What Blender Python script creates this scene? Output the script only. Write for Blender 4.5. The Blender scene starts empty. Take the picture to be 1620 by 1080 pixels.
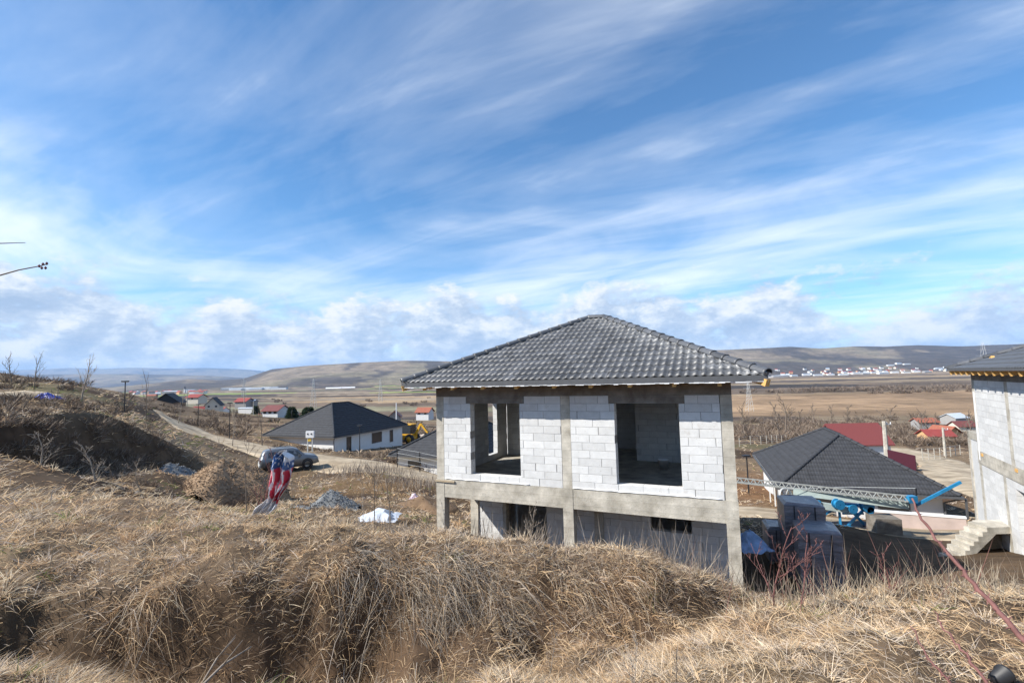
import bpy, bmesh, math, random
import numpy as np
from mathutils import Vector, Matrix
R = math.radians
random.seed(7)
rng = np.random.default_rng(11)
scene = bpy.context.scene
COL = scene.collection

# ------------------------------------------------------------------ camera
FPX, PITCH, ROLL = 747.97, R(4.417), R(1.4157)
cam_d = bpy.data.cameras.new('camera'); cam = bpy.data.objects.new('camera', cam_d); COL.objects.link(cam)
cam_d.sensor_width = 36.0; cam_d.lens = 36.0 * FPX / 1620.0
cam_d.clip_start = 0.05; cam_d.clip_end = 80000
cam.matrix_world = Matrix.Rotation(R(90) + PITCH, 4, 'X') @ Matrix.Rotation(-ROLL, 4, 'Z')
scene.camera = cam
CM = np.array(cam.matrix_world.to_3x3())

def at(px, py, Y):
    """the point at forward distance Y that the photograph shows at px, py"""
    d = CM @ np.array([(px - 810) / FPX, -(py - 540) / FPX, -1.0])
    return d * (Y / d[1])

# ------------------------------------------------------------------ sun, sky, exposure
SUN = Vector((-1.46, -0.437, 1.27)).normalized()
sun_d = bpy.data.lights.new('sun', 'SUN'); sun = bpy.data.objects.new('sun', sun_d); COL.objects.link(sun)
sun_d.energy = 5.0; sun_d.angle = R(0.5); sun_d.color = (1.0, 0.95, 0.87)
sun.rotation_euler = SUN.to_track_quat('Z', 'Y').to_euler()
scene.view_settings.view_transform = 'Standard'; scene.view_settings.look = 'None'
scene.view_settings.exposure = 0.66; scene.view_settings.gamma = 1.0
scene.view_settings.use_curve_mapping = False
scene.cycles.max_bounces = 8; scene.cycles.diffuse_bounces = 6; scene.cycles.volume_bounces = 1
scene.cycles.use_denoising = True
scene.cycles.transparent_max_bounces = 8

class NT:
    """tiny helper for writing node trees"""
    def __init__(s, tree): s.t = tree
    def n(s, typ, **kw):
        nd = s.t.nodes.new(typ)
        for k, v in kw.items():
            if k.startswith('i_'):
                nd.inputs[k[2:].replace('_', ' ')].default_value = v
            elif k.startswith('x'):
                nd.inputs[int(k[1:])].default_value = v
            else: setattr(nd, k, v)
        return nd
    def l(s, a, b): s.t.links.new(a, b)
    def math(s, op, a, b=None, c=None, clamp=False):
        nd = s.t.nodes.new('ShaderNodeMath'); nd.operation = op; nd.use_clamp = clamp
        for i, v in enumerate((a, b, c)):
            if v is None: continue
            if isinstance(v, (int, float)): nd.inputs[i].default_value = v
            else: s.l(v, nd.inputs[i])
        return nd.outputs[0]
    def vmath(s, op, a, b=None):
        nd = s.t.nodes.new('ShaderNodeVectorMath'); nd.operation = op
        for i, v in enumerate((a, b)):
            if v is None: continue
            if isinstance(v, tuple): nd.inputs[i].default_value = v
            else: s.l(v, nd.inputs[i])
        return nd.outputs[0]
    def ramp(s, fac, stops, interp='LINEAR'):
        nd = s.t.nodes.new('ShaderNodeValToRGB'); cr = nd.color_ramp; cr.interpolation = interp
        while len(cr.elements) < len(stops): cr.elements.new(0.5)
        for e, (p, c) in zip(cr.elements, stops):
            e.position = p; e.color = c if len(c) == 4 else (*c, 1)
        s.l(fac, nd.inputs[0]); return nd.outputs[0]
    def noise(s, vec, scale, detail=4, rough=0.5, dist=0.0):
        nd = s.t.nodes.new('ShaderNodeTexNoise')
        nd.inputs['Scale'].default_value = scale; nd.inputs['Detail'].default_value = detail
        nd.inputs['Roughness'].default_value = rough; nd.inputs['Distortion'].default_value = dist
        if vec is not None: s.l(vec, nd.inputs['Vector'])
        return nd.outputs['Fac']
    def mix(s, fac, a, b, blend='MIX'):
        nd = s.t.nodes.new('ShaderNodeMix'); nd.data_type = 'RGBA'; nd.blend_type = blend
        for i, v in ((0, fac), (6, a), (7, b)):
            if isinstance(v, (int, float)): nd.inputs[i].default_value = v
            elif isinstance(v, tuple): nd.inputs[i].default_value = v if len(v) == 4 else (*v, 1)
            else: s.l(v, nd.inputs[i])
        return nd.outputs[2]

world = bpy.data.worlds.new('World'); scene.world = world; world.use_nodes = True
W = NT(world.node_tree); W.t.nodes.clear()
out = W.n('ShaderNodeOutputWorld'); bg = W.n('ShaderNodeBackground', i_Strength=0.083); W.l(bg.outputs[0], out.inputs[0])
sky = W.n('ShaderNodeTexSky', sky_type='NISHITA', sun_disc=False)
sky.sun_elevation = math.asin(SUN.z); sky.sun_rotation = math.atan2(SUN.x, SUN.y)
sky.altitude = 400; sky.air_density = 1.0; sky.dust_density = 0.25; sky.ozone_density = 1.6
tc = W.n('ShaderNodeTexCoord'); dirv = tc.outputs['Generated']
sp = W.n('ShaderNodeSeparateXYZ'); W.l(dirv, sp.inputs[0])
dx, dy, dz = sp.outputs
# high cirrus: a thin layer seen in plan, drawn out along one wind direction
den = W.math('ADD', W.math('MAXIMUM', dz, 0.0), 0.10)
cmb = W.n('ShaderNodeCombineXYZ'); W.l(W.math('DIVIDE', dx, den), cmb.inputs[0]); W.l(W.math('DIVIDE', dy, den), cmb.inputs[1])
mp = W.n('ShaderNodeMapping', vector_type='TEXTURE'); W.l(cmb.outputs[0], mp.inputs[0])
mp.inputs['Rotation'].default_value = (0, 0, R(143)); mp.inputs['Scale'].default_value = (1.9, 1.0, 1.0)
c1 = W.noise(mp.outputs[0], 0.95, 9, 0.56, 1.3)
mp2 = W.n('ShaderNodeMapping', vector_type='TEXTURE'); W.l(cmb.outputs[0], mp2.inputs[0])
mp2.inputs['Rotation'].default_value = (0, 0, R(152)); mp2.inputs['Scale'].default_value = (3.0, 0.8, 1.0)
mp2.inputs['Location'].default_value = (3.7, 1.3, 0)
c2 = W.noise(mp2.outputs[0], 2.0, 9, 0.58, 0.8)
big = W.noise(cmb.outputs[0], 0.45, 3, 0.5, 0.2)
cir = W.math('ADD', W.math('MULTIPLY', c1, 0.62), W.math('MULTIPLY', c2, 0.38))
cir = W.math('ADD', cir, W.math('MULTIPLY', W.math('SUBTRACT', big, 0.5), 0.55))
lowveil = W.math('MULTIPLY', W.math('SUBTRACT', 0.40, dz, clamp=True), 0.58)      # thicker towards the horizon: longer path through the layer
cir = W.math('ADD', cir, lowveil)
cirm = W.ramp(cir, [(0.42, (0, 0, 0)), (0.53, (.12, .12, .12)), (0.63, (.36, .36, .36)), (0.76, (.68, .68, .68)), (0.92, (.9, .9, .9))])
# low cumulus in a belt above the horizon
CLO = (0.9, 7.7, -0.4)
cv = W.vmath('ADD', W.vmath('MULTIPLY', dirv, (1.0, 1.0, 1.9)), CLO)
def cum(offset):
    v = W.vmath('ADD', cv, offset)
    a = W.noise(v, 8.5, 10, 0.66, 0.1)
    b = W.noise(v, 2.6, 2, 0.5, 0.0)
    return W.math('ADD', W.math('MULTIPLY', a, 0.68), W.math('MULTIPLY', b, 0.50))
k0 = cum((0, 0, 0)); k1 = cum((-0.020, -0.006, 0.050))
thr = W.ramp(dz, [(0.0, (.44, .44, .44)), (0.03, (.455, .455, .455)), (0.08, (.475, .475, .475)), (0.13, (.525, .525, .525)), (0.17, (.60, .60, .60)), (0.21, (.68, .68, .68)), (0.28, (1, 1, 1))])
kd = W.math('SUBTRACT', k0, thr)
km = W.math('MULTIPLY', kd, 11.0, clamp=True)
shade = W.math('ADD', W.math('MULTIPLY', W.math('SUBTRACT', k0, k1), 4.5), 0.50, clamp=True)
kcol = W.ramp(shade, [(0.0, (3.3, 4.2, 5.6)), (0.40, (4.5, 5.3, 6.4)), (0.62, (6.0, 6.6, 7.2)), (0.85, (7.7, 7.8, 7.9)), (1.0, (8.3, 8.2, 8.1))])
skyc = W.mix(1.0, sky.outputs[0], (0.73, 1.16, 1.44), 'MULTIPLY')
withc = W.mix(cirm, skyc, (9.4, 9.8, 10.3))
withk = W.mix(W.math('MULTIPLY', km, 0.93), withc, kcol)
W.l(withk, bg.inputs[0])

# ------------------------------------------------------------------ helpers
def tag(o, label=None, cat=None, group=None, kind=None):
    if label: o['label'] = label
    if cat: o['category'] = cat
    if group: o['group'] = group
    if kind: o['kind'] = kind
    return o

def thing(name, label, cat, loc=(0, 0, 0), rz=0, group=None):
    o = bpy.data.objects.new(name, None); o.empty_display_size = 0.3; COL.objects.link(o)
    o.location = loc; o.rotation_euler = (0, 0, rz)
    return tag(o, label, cat, group)

def new_mesh(name, V, F, mat=None, smooth=False):
    me = bpy.data.meshes.new(name)
    me.from_pydata([tuple(v) for v in V], [], [tuple(f) for f in F])
    if smooth: me.polygons.foreach_set('use_smooth', [True] * len(me.polygons))
    if mat is not None: me.materials.append(mat)
    me.update(); return me

def np_mesh(name, V, Q, mat=None, cols=None, smooth=False, T=None):
    """fast mesh from numpy arrays; Q quads (n,4) and/or T tris (m,3); cols per vertex rgb"""
    me = bpy.data.meshes.new(name)
    V = np.ascontiguousarray(V, dtype=np.float32)
    me.vertices.add(len(V)); me.vertices.foreach_set('co', V.ravel())
    Q = np.zeros((0, 4), np.int32) if Q is None else np.asarray(Q, np.int32)
    T = np.zeros((0, 3), np.int32) if T is None else np.asarray(T, np.int32)
    nl = Q.size + T.size
    me.loops.add(nl); me.loops.foreach_set('vertex_index', np.concatenate([Q.ravel(), T.ravel()]).astype(np.int32))
    npoly = len(Q) + len(T); me.polygons.add(npoly)
    ls = np.concatenate([np.arange(len(Q)) * 4, Q.size + np.arange(len(T)) * 3]).astype(np.int32)
    me.polygons.foreach_set('loop_start', ls)
    me.update(calc_edges=True)
    if smooth: me.polygons.foreach_set('use_smooth', np.ones(npoly, bool))
    if cols is not None:
        a = me.color_attributes.new('Col', 'FLOAT_COLOR', 'POINT')
        c = np.ones((len(V), 4), np.float32); c[:, :3] = cols
        a.data.foreach_set('color', c.ravel())
    if mat is not None: me.materials.append(mat)
    me.validate(clean_customdata=False); return me

def link(name, me, parent=None, loc=None):
    o = bpy.data.objects.new(name, me); COL.objects.link(o)
    if parent is not None: o.parent = parent
    if loc is not None: o.location = loc
    return o

class MB:
    """collects shapes; build() links them as one mesh object"""
    def __init__(s): s.v = []; s.f = []
    def add(s, V, F):
        b = len(s.v); s.v += [tuple(v) for v in V]; s.f += [tuple(i + b for i in f) for f in F]; return s
    def box(s, x0, x1, y0, y1, z0, z1, M=None):
        V = [(x, y, z) for z in (z0, z1) for y in (y0, y1) for x in (x0, x1)]
        if M is not None: V = [M @ Vector(v) for v in V]
        return s.add(V, [(0, 2, 3, 1), (4, 5, 7, 6), (0, 1, 5, 4), (2, 6, 7, 3), (0, 4, 6, 2), (1, 3, 7, 5)])
    def bar(s, a, b, w, h=None):
        a, b = Vector(a), Vector(b); h = h or w; d = (b - a); L = d.length
        M = Matrix.Translation(a) @ d.to_track_quat('X', 'Z').to_matrix().to_4x4()
        return s.box(0, L, -w / 2, w / 2, -h / 2, h / 2, M)
    def tube(s, pts, rad, n=6, cap=True):
        pts = [Vector(p) for p in pts]; rad = [rad] * len(pts) if isinstance(rad, (int, float)) else rad
        V = []; F = []; up = Vector((0.13, 0.21, 0.97)).normalized()
        for i, p in enumerate(pts):
            t = (pts[min(i + 1, len(pts) - 1)] - pts[max(i - 1, 0)])
            if t.length < 1e-9: t = Vector((0, 0, 1))
            t.normalize(); a = t.cross(up)
            if a.length < 0.05: a = t.cross(Vector((1, 0, 0)))
            a.normalize(); b = t.cross(a)
            for k in range(n):
                q = 2 * math.pi * k / n
                V.append(p + (a * math.cos(q) + b * math.sin(q)) * rad[i])
        for i in range(len(pts) - 1):
            for k in range(n):
                F.append((i * n + k, i * n + (k + 1) % n, (i + 1) * n + (k + 1) % n, (i + 1) * n + k))
        if cap:
            F.append(tuple(range(n - 1, -1, -1))); F.append(tuple(range((len(pts) - 1) * n, len(pts) * n)))
        return s.add(V, F)
    def prism(s, poly, ax, t0, t1):
        """polygon of 2-tuples extruded along axis ax ('x','y','z') from t0 to t1"""
        mk = {'x': lambda p, t: (t, p[0], p[1]), 'y': lambda p, t: (p[0], t, p[1]), 'z': lambda p, t: (p[0], p[1], t)}[ax]
        n = len(poly); V = [mk(p, t0) for p in poly] + [mk(p, t1) for p in poly]
        F = [tuple(range(n)), tuple(range(2 * n - 1, n - 1, -1))] + [(i, i + n, (i + 1) % n + n, (i + 1) % n) for i in range(n)]
        return s.add(V, F)
    def lathe(s, prof, n=14, c=(0, 0, 0)):
        V = [(c[0] + r * math.cos(2 * math.pi * k / n), c[1] + r * math.sin(2 * math.pi * k / n), c[2] + z) for r, z in prof for k in range(n)]
        F = [(i * n + k, i * n + (k + 1) % n, (i + 1) * n + (k + 1) % n, (i + 1) * n + k) for i in range(len(prof) - 1) for k in range(n)]
        return s.add(V, F)
    def xf(s, M):
        s.v = [tuple(M @ Vector(v)) for v in s.v]; return s
    def mesh(s, name, mat, smooth=False):
        me = new_mesh(name, s.v, s.f, mat, smooth)
        bm = bmesh.new(); bm.from_mesh(me); bmesh.ops.recalc_face_normals(bm, faces=bm.faces); bm.to_mesh(me); bm.free()
        return me
    def build(s, name, mat, parent=None, smooth=False, loc=None):
        return link(name, s.mesh(name, mat, smooth), parent, loc)

# numpy value noise
def _hash(ix, iy, seed):
    h = (ix.astype(np.int64) * 374761393 + iy.astype(np.int64) * 668265263 + seed * 1442695041) & 0xFFFFFFFF
    h = ((h ^ (h >> 13)) * 1274126177) & 0xFFFFFFFF
    return ((h ^ (h >> 16)) & 0xFFFF) / 65535.0
def vnoise(x, y, seed=0):
    ix = np.floor(x); iy = np.floor(y); fx = x - ix; fy = y - iy
    fx = fx * fx * (3 - 2 * fx); fy = fy * fy * (3 - 2 * fy)
    a = _hash(ix, iy, seed); b = _hash(ix + 1, iy, seed); c = _hash(ix, iy + 1, seed); d = _hash(ix + 1, iy + 1, seed)
    return (a * (1 - fx) + b * fx) * (1 - fy) + (c * (1 - fx) + d * fx) * fy
def fbm(x, y, seed=0, oct=4):
    s = 0; a = 0.5; t = 0
    for i in range(oct):
        s = s + a * vnoise(x * 2 ** i, y * 2 ** i, seed + i * 17); t += a; a *= 0.55
    return s / t
def sstep(a, b, x):
    t = np.clip((x - a) / (b - a), 0, 1); return t * t * (3 - 2 * t)

# ------------------------------------------------------------------ materials
def material(name, col, rough=0.8, var=0.18, scale=6.0, bump=0.0, bscale=40.0, col2=None, objvar=0.0, metal=0.0, spec=0.4, coords='Object', stretch=None, attr=False):
    m = bpy.data.materials.new(name); m.use_nodes = True; T = NT(m.node_tree); T.t.nodes.clear()
    o = T.n('ShaderNodeOutputMaterial'); b = T.n('ShaderNodeBsdfPrincipled', i_Roughness=rough, i_Metallic=metal)
    b.inputs['Specular IOR Level'].default_value = spec
    T.l(b.outputs[0], o.inputs[0])
    c = T.n('ShaderNodeTexCoord').outputs[coords]
    if stretch:
        mm = T.n('ShaderNodeMapping'); mm.inputs['Scale'].default_value = stretch; T.l(c, mm.inputs[0]); c = mm.outputs[0]
    if objvar:
        oi = T.n('ShaderNodeObjectInfo')
        c = T.vmath('ADD', c, T.vmath('MULTIPLY', oi.outputs['Location'], (3.1, 2.7, 1.9)))
    n1 = T.noise(c, scale, 6, 0.6)
    base = (*col, 1)
    if attr:
        a = T.n('ShaderNodeAttribute', attribute_name='Col'); src = a.outputs['Color']
    else: src = base
    if col2 is not None:
        f = T.ramp(T.noise(c, scale * 0.45, 5, 0.65, 0.4), [(0.42, (0, 0, 0)), (0.62, (1, 1, 1))])
        src = T.mix(f, src, (*col2, 1))
    lo, hi = 1 - var, 1 + var
    g = T.ramp(n1, [(0.3, (lo, lo, lo)), (0.7, (hi, hi, hi))])
    src = T.mix(1.0, src, g, 'MULTIPLY')
    if objvar:
        q = T.ramp(oi.outputs['Random'], [(0, (1 - objvar,) * 3), (1, (1 + objvar * .5,) * 3)])
        src = T.mix(1.0, src, q, 'MULTIPLY')
    T.l(src, b.inputs['Base Color'])
    if bump:
        bn = T.n('ShaderNodeBump', i_Strength=bump, i_Distance=0.02)
        T.l(T.noise(c, bscale, 6, 0.65), bn.inputs['Height']); T.l(bn.outputs[0], b.inputs['Normal'])
    return m

M = {}
M['block'] = material('aerated_concrete', (.62, .62, .61), .9, .08, 5, .3, 60, objvar=.12, spec=.2)
M['mortar'] = material('mortar', (.26, .25, .24), .95, .15, 12, .3, 60)
M['concrete'] = material('cast_concrete', (.51, .475, .41), .9, .26, 3.0, .5, 30, col2=(.37, .34, .285), spec=.25)
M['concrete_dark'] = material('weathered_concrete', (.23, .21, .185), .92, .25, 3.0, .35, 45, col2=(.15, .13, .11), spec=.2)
M['tile'] = material('roof_tile', (.092, .095, .102), .42, .28, 5, .15, 70, objvar=.38, spec=.5)
M['tile_dark'] = material('dark_roof_tile', (.048, .050, .056), .75, .2, 3, .1, 60, spec=.2)
M['metal_grey'] = material('grey_sheet_metal', (.085, .087, .092), .45, .1, 8, 0, spec=.5)
M['wood'] = material('fresh_timber', (.62, .36, .12), .7, .2, 3, .1, 60, stretch=(1, 6, 6))
M['wood_old'] = material('weathered_timber', (.36, .29, .20), .85, .25, 5, .2, 60, stretch=(1, 6, 6))
M['render'] = material('white_render', (.66, .66, .65), .9, .05, 2, .1, 80, spec=.2)
M['foam'] = material('white_foam', (.78, .78, .78), .85, .04, 6, .1, 60, spec=.2)
M['glass'] = material('dark_glass', (.035, .04, .045), .08, .1, 2, 0, spec=.8)
M['black'] = material('black_metal', (.02, .02, .022), .5, .1, 6)
M['jib'] = material('grey_painted_lattice', (.27, .28, .27), .6, .15, 8)
M['steel'] = material('galvanised_steel', (.50, .51, .50), .5, .12, 8, 0, metal=.1)
M['pale_steel'] = material('pale_green_painted_steel', (.40, .47, .45), .5, .12, 4)
M['blue'] = material('blue_machine_paint', (.02, .20, .40), .4, .2, 6, 0, spec=.5)
M['red_roof'] = material('red_sheet_roof', (.19, .05, .045), .55, .12, 4, 0, stretch=(6, 1, 1))
M['orange_roof'] = material('orange_tile_roof', (.30, .10, .06), .8, .2, 3)
M['plaster_orange'] = material('orange_plaster', (.60, .36, .18), .9, .08, 3)
M['plaster_cream'] = material('cream_plaster', (.62, .57, .47), .9, .08, 3)
M['soil'] = material('bare_soil', (.17, .11, .065), .97, .3, 1.6, .5, 20)
M['gravel_brown'] = material('brown_gravel', (.27, .185, .115), .95, .35, 9, .8, 40)
M['gravel_grey'] = material('grey_gravel', (.20, .21, .215), .95, .35, 9, .8, 40)
M['bark'] = material('grey_brown_bark', (.17, .135, .105), .95, .3, 14, .3, 80)
M['bark_pale'] = material('pale_twig_bark', (.30, .25, .20), .95, .25, 14, .3, 80)
M['bark_red'] = material('reddish_bramble_bark', (.19, .085, .075), .75, .3, 20, .2, 90)
M['twigs'] = material('brown_twigs', (.15, .115, .09), .95, .3, 0.3)

def board_marks(m):
    T = NT(m.node_tree); b = [n for n in T.t.nodes if n.type == 'BSDF_PRINCIPLED'][0]; src = b.inputs['Base Color'].links[0].from_socket
    c = T.n('ShaderNodeTexCoord').outputs['Object']; w = T.n('ShaderNodeTexWave', bands_direction='Z', wave_profile='SAW'); w.inputs['Scale'].default_value = 1.6; w.inputs['Distortion'].default_value = .5; w.inputs['Detail'].default_value = 3
    T.l(c, w.inputs[0]); g = T.ramp(w.outputs['Fac'], [(0, (.72, .72, .72)), (.06, (1, 1, 1)), (.9, (.93, .93, .92)), (1, (.85, .85, .84))])
    pits = T.ramp(T.noise(c, 42, 3, .6), [(.30, (.55, .53, .5)), (.38, (1, 1, 1))]); T.l(T.mix(1.0, T.mix(1.0, src, g, 'MULTIPLY'), pits, 'MULTIPLY'), b.inputs['Base Color'])
board_marks(M['concrete']); board_marks(M['concrete_dark'])

# ================================================================== TERRAIN
# surveyed spots: (px, py, forward distance) of the ground that the photograph shows
SPOT = [
 # foreground ledge
 (0,1080,3.3),(200,1085,3.2),(420,1085,3.15),(800,1080,3.15),(1200,1080,3.2),(1620,1080,3.1),
 (1620,1000,4.1),(1400,985,4.5),(1180,985,4.6),(1000,1015,4.35),(800,1045,4.0),(600,1068,3.7),
 (1180,952,5.4),(1300,915,6.8),(1450,905,7.0),(1620,912,6.3),(1380,940,5.9),
 # gully under the bank
 (60,1050,4.55),(250,1062,4.7),(420,1052,4.95),(560,1035,5.1),(700,1015,5.3),(850,1000,5.45),(1000,975,5.6),(1110,955,5.9),
 # lip of the bank
 (0,925,5.2),(120,930,5.3),(250,940,5.3),(400,915,5.5),(550,900,5.7),(700,890,5.9),(850,885,6.1),(1000,885,6.3),(1110,895,6.5),
 # crest and the meadow behind
 (0,835,7.2),(200,830,7.6),(430,825,8.6),(560,832,8.6),(700,840,8.5),(800,848,8.2),(900,857,7.9),(1050,868,7.7),(1130,888,7.3),(1175,930,6.6),
 (0,770,11.5),(120,775,12),(250,790,12.5),(400,812,12),
 # behind the crest down to the house
 (560,822,15),(640,832,15),(700,842,14.5),(760,850,14.5),(880,880,13.5),(1000,925,12),(1130,990,10.6),(1180,985,10.6),
 # pit on the left
 (300,790,17.5),(230,768,17.0),
 (0,672,15.6),(40,664,17.0),(100,657,19.0),(150,659,21.0),(190,668,22.6),(225,680,24.6),(260,697,26.6),(310,722,28),(370,742,28),
 (350,798,18.5),(430,800,17),(500,806,17),(540,790,21),(600,785,24),(650,800,20),(560,765,29),(470,765,29),(680,765,30),
 (420,760,30),
 # left shoulder
 (0,640,28),(60,640,30),(150,648,32),(220,662,36),(0,624,36),(0,604,50),(70,606,55),(140,614,58),(200,628,62),(235,645,68),
 # track and what lies beyond it
 (250,662,74),(300,680,60),(345,696,52),(420,712,44),(480,722,41),(550,733,38),(620,742,36),(690,754,34.5),
 (455,747,36),(400,738,36),(520,750,35),
 (430,690,62),(526,713,56),(590,712,60),(640,706,66),(640,730,42),(690,730,44),(660,690,85),(400,672,90),
 (340,655,120),(440,662,120),(280,642,120),(200,622,120),(100,604,120),(0,590,120),(340,646,200),(430,650,190),(250,630,200),(130,612,220),(520,652,220),(640,668,170),
 # right: building site and lower road
 (1210,905,13),(1280,918,14),(1400,905,13.5),(1500,905,9.5),(1600,935,7.6),(1250,860,17),(1350,838,20),(1420,862,18.5),(1510,870,16),
 (1200,802,28),(1300,820,25),(1440,842,21.5),(1520,850,20),(1180,775,36),(1200,745,46),(1260,760,40),(1440,800,32),(1510,790,30),(1540,770,34),
 (1500,752,44),(1490,728,66),(1180,700,82),(1300,712,75),(1420,722,66),(1550,712,80),(1200,686,130),(1350,682,140),(1500,690,130),(1600,690,130),
 (700,745,42),(800,770,38),(950,790,36),(1080,790,34),(900,720,75),(1050,715,75),(850,690,130),(1050,688,130),
]
SP = np.array([at(*s) - np.array([0, 0, .20 if 7 < s[2] < 10 and s[0] > 500 else .30 if s[0] > 1250 and 6 < s[2] < 7.8 else .10 if 3.4 < s[2] < 16 else 0]) for s in SPOT] + [(-1.2, 2.4, -2.03), (1.2, 2.4, -2.05), (-2.6, 1.6, -2.0), (2.6, 1.6, -2.05), (-4.0, 2.4, -2.15), (-5.5, 3.2, -2.2), (4.2, 2.4, -2.1), (0, 2.0, -2.02), (-7, 4.2, -2.2), (-10, 6.2, -2.1), (6, 3.7, -2.3), (9, 6, -3.0)])
VALLEY = -27.5
def warp(x, y):
    r = np.sqrt(x * x + y * y) + 1e-6
    a = np.clip(np.arctan2(x, y), -1.0, 1.0)
    return np.stack([a * 2.2, np.log(np.clip(r, 2.6, 260.0))], -1)
def _tps(d2): return 0.5 * d2 * np.log(d2 + 1e-9)
_P = warp(SP[:, 0], SP[:, 1]); _n = len(_P)
_K = _tps(((_P[:, None] - _P[None]) ** 2).sum(-1)) + np.eye(_n) * 2e-3
_A = np.zeros((_n + 3, _n + 3)); _A[:_n, :_n] = _K; _A[:_n, _n] = 1; _A[:_n, _n + 1:] = _P; _A[_n, :_n] = 1; _A[_n + 1:, :_n] = _P.T
_w = np.linalg.solve(_A, np.concatenate([SP[:, 2], np.zeros(3)]))
def tps(x, y):
    q = warp(x, y); o = np.empty(len(q))
    for i in range(0, len(q), 20000):
        b = q[i:i + 20000]
        o[i:i + 20000] = _tps(((b[:, None] - _P[None]) ** 2).sum(-1)) @ _w[:_n] + _w[_n] + b @ _w[_n + 1:]
    return o
# far relief: crest lines as (px, py) at a distance
def crest(pts, Y):
    p = np.array([at(px, py, Y) for px, py in pts]); return p[:, 0] / Y, p[:, 2]
HILL_U, HILL_Z = crest([(-700,640),(-300,626),(60,616),(180,612),(235,607),(300,599),(345,601),(385,599),(430,584),(480,579),(560,574),(640,570.5),(700,571.5),(800,572),(900,566),(1000,558),(1140,553.5),(1200,551),(1250,548.5),(1300,551.5),(1350,548),(1400,548.5),(1450,546),(1520,548),(1560,546),(1620,544),(1900,545),(2600,570)], 4200)
MID_U, MID_Z = crest([(-900,600),(-200,596),(60,592),(200,591.5),(330,594),(420,600),(700,600),(2600,560)], 10000)
MTN_U, MTN_Z = crest([(-900,600),(-300,590),(0,586),(60,584.5),(110,582),(160,583.5),(215,581.5),(270,583),(330,582),(385,584),(450,590),(800,590),(2600,560)], 19000)
def base_h(x, y):
    r = np.sqrt(x * x + y * y)
    z = tps(x, y)
    u = x / np.maximum(y, 1.0); u = np.where(y < 1, np.sign(x) * 3, u)
    t = sstep(150, 420, r)
    left = sstep(-0.45, -1.1, u)                                  # the slope the camera stands on goes on to the left
    far = VALLEY + left * 26 * (1 - sstep(500, 1500, r))
    z = z * (1 - t) + far * t
    yy = np.maximum(y, r * 0.3)
    hz = np.interp(u, HILL_U, HILL_Z) - VALLEY
    k = sstep(2350, 4200, yy) * 0.55 + sstep(2300, 3100, yy) * 0.18 + sstep(3300, 4200, yy) * 0.27
    k = k * (1 - 0.55 * sstep(4300, 7000, yy))
    lump = 1 + 0.25 * (fbm(x / 700, y / 700, 5, 4) - 0.5) * sstep(2300, 3000, yy) * (1 - sstep(3700, 4200, yy))
    z = z + hz * k * lump
    z = np.maximum(z, (np.interp(u, MID_U, MID_Z)) * sstep(6500, 10000, yy) + (z - 0) * (1 - sstep(6500, 10000, yy)) - 60 * sstep(10200, 14000, yy)) if True else z
    m = sstep(12500, 19000, yy)
    z = np.where(m > 0, np.maximum(z, np.interp(u, MTN_U, MTN_Z) * m + VALLEY * (1 - m)), z)
    return z
ROAD = [np.array([at(*p)[:2] for p in [(228,651,92),(250,661.5,74),(300,680,60),(345,696,52),(420,711,44.5),(480,721,41.5),(550,732,38.4),(620,741,36.2),(690,752,34.8)]])]
ROAD[0] = np.concatenate([ROAD[0], [(0.5, 33.0), (6, 30.5), (10.5, 27.8), (14, 25.0), (17.5, 22.4), (21.5, 20.2), (27, 18), (36, 16)]])
ROAD.append(np.array([at(*p)[:2] for p in [(-90,628,33),(0,624,36),(40,622,39),(70,620,44)]]))
ROAD.append(np.array([(24.5, 19.5), (29, 25), (33, 33), (39, 42), (47, 52), (58, 66), (66, 84)]))
RW = [2.6, 1.3, 2.5]
def polyd(x, y, P):
    best = np.full(x.shape, 1e9)
    for a, b in zip(P[:-1], P[1:]):
        d = b - a; L = d @ d; t = np.clip(((x - a[0]) * d[0] + (y - a[1]) * d[1]) / L, 0, 1)
        best = np.minimum(best, np.hypot(x - a[0] - t * d[0], y - a[1] - t * d[1]))
    return best
def roadmask(x, y):
    m = np.zeros(x.shape)
    near = np.hypot(x, y) < 130
    for P, w in zip(ROAD, RW):
        m[near] = np.maximum(m[near], 1 - sstep(w * 0.75, w * 1.25, polyd(x[near], y[near], P)))
    return m
SITE = np.array([(8, 12.4), (12, 14.0), (15, 17), (19, 18.2)])
def sitemask(x, y):
    n = np.hypot(x, y) < 60; m = np.zeros(x.shape)
    m[n] = 1 - sstep(2.2, 4.2, polyd(x[n], y[n], SITE)); return m
PIT = np.array([at(*p)[:2] for p in [(-60,690,14.4),(0,672,15.6),(40,664,17.0),(100,657,19.0),(150,659,21.0),(190,668,22.6),(225,680,24.6),(260,697,26.6),(300,718,28)]])
LIP = np.array([at(*p)[:2] for p in [(-60,925,5.1),(0,925,5.2),(120,930,5.3),(250,940,5.3),(400,915,5.5),(550,900,5.7),(700,890,5.9),(850,885,6.1),(1000,885,6.3),(1110,895,6.5),(1150,915,6.6)]])
def line_side(x, y, P):
    """distance in front of the rim of the cutting, and a fade towards its two ends"""
    best = np.full(x.shape, 1e9); sg = np.zeros(x.shape); al = np.zeros(x.shape); n = len(P) - 1
    for i, (a, b) in enumerate(zip(P[:-1], P[1:])):
        d = b - a; L = d @ d; t = ((x - a[0]) * d[0] + (y - a[1]) * d[1]) / L; tc = np.clip(t, 0, 1)
        q = np.hypot(x - a[0] - tc * d[0], y - a[1] - tc * d[1]); c = (x - a[0]) * d[1] - (y - a[1]) * d[0]
        m = q < best; best[m] = q[m]; sg[m] = np.sign(c[m]); al[m] = ((i + t) / n)[m]
    return best * sg, al
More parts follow.
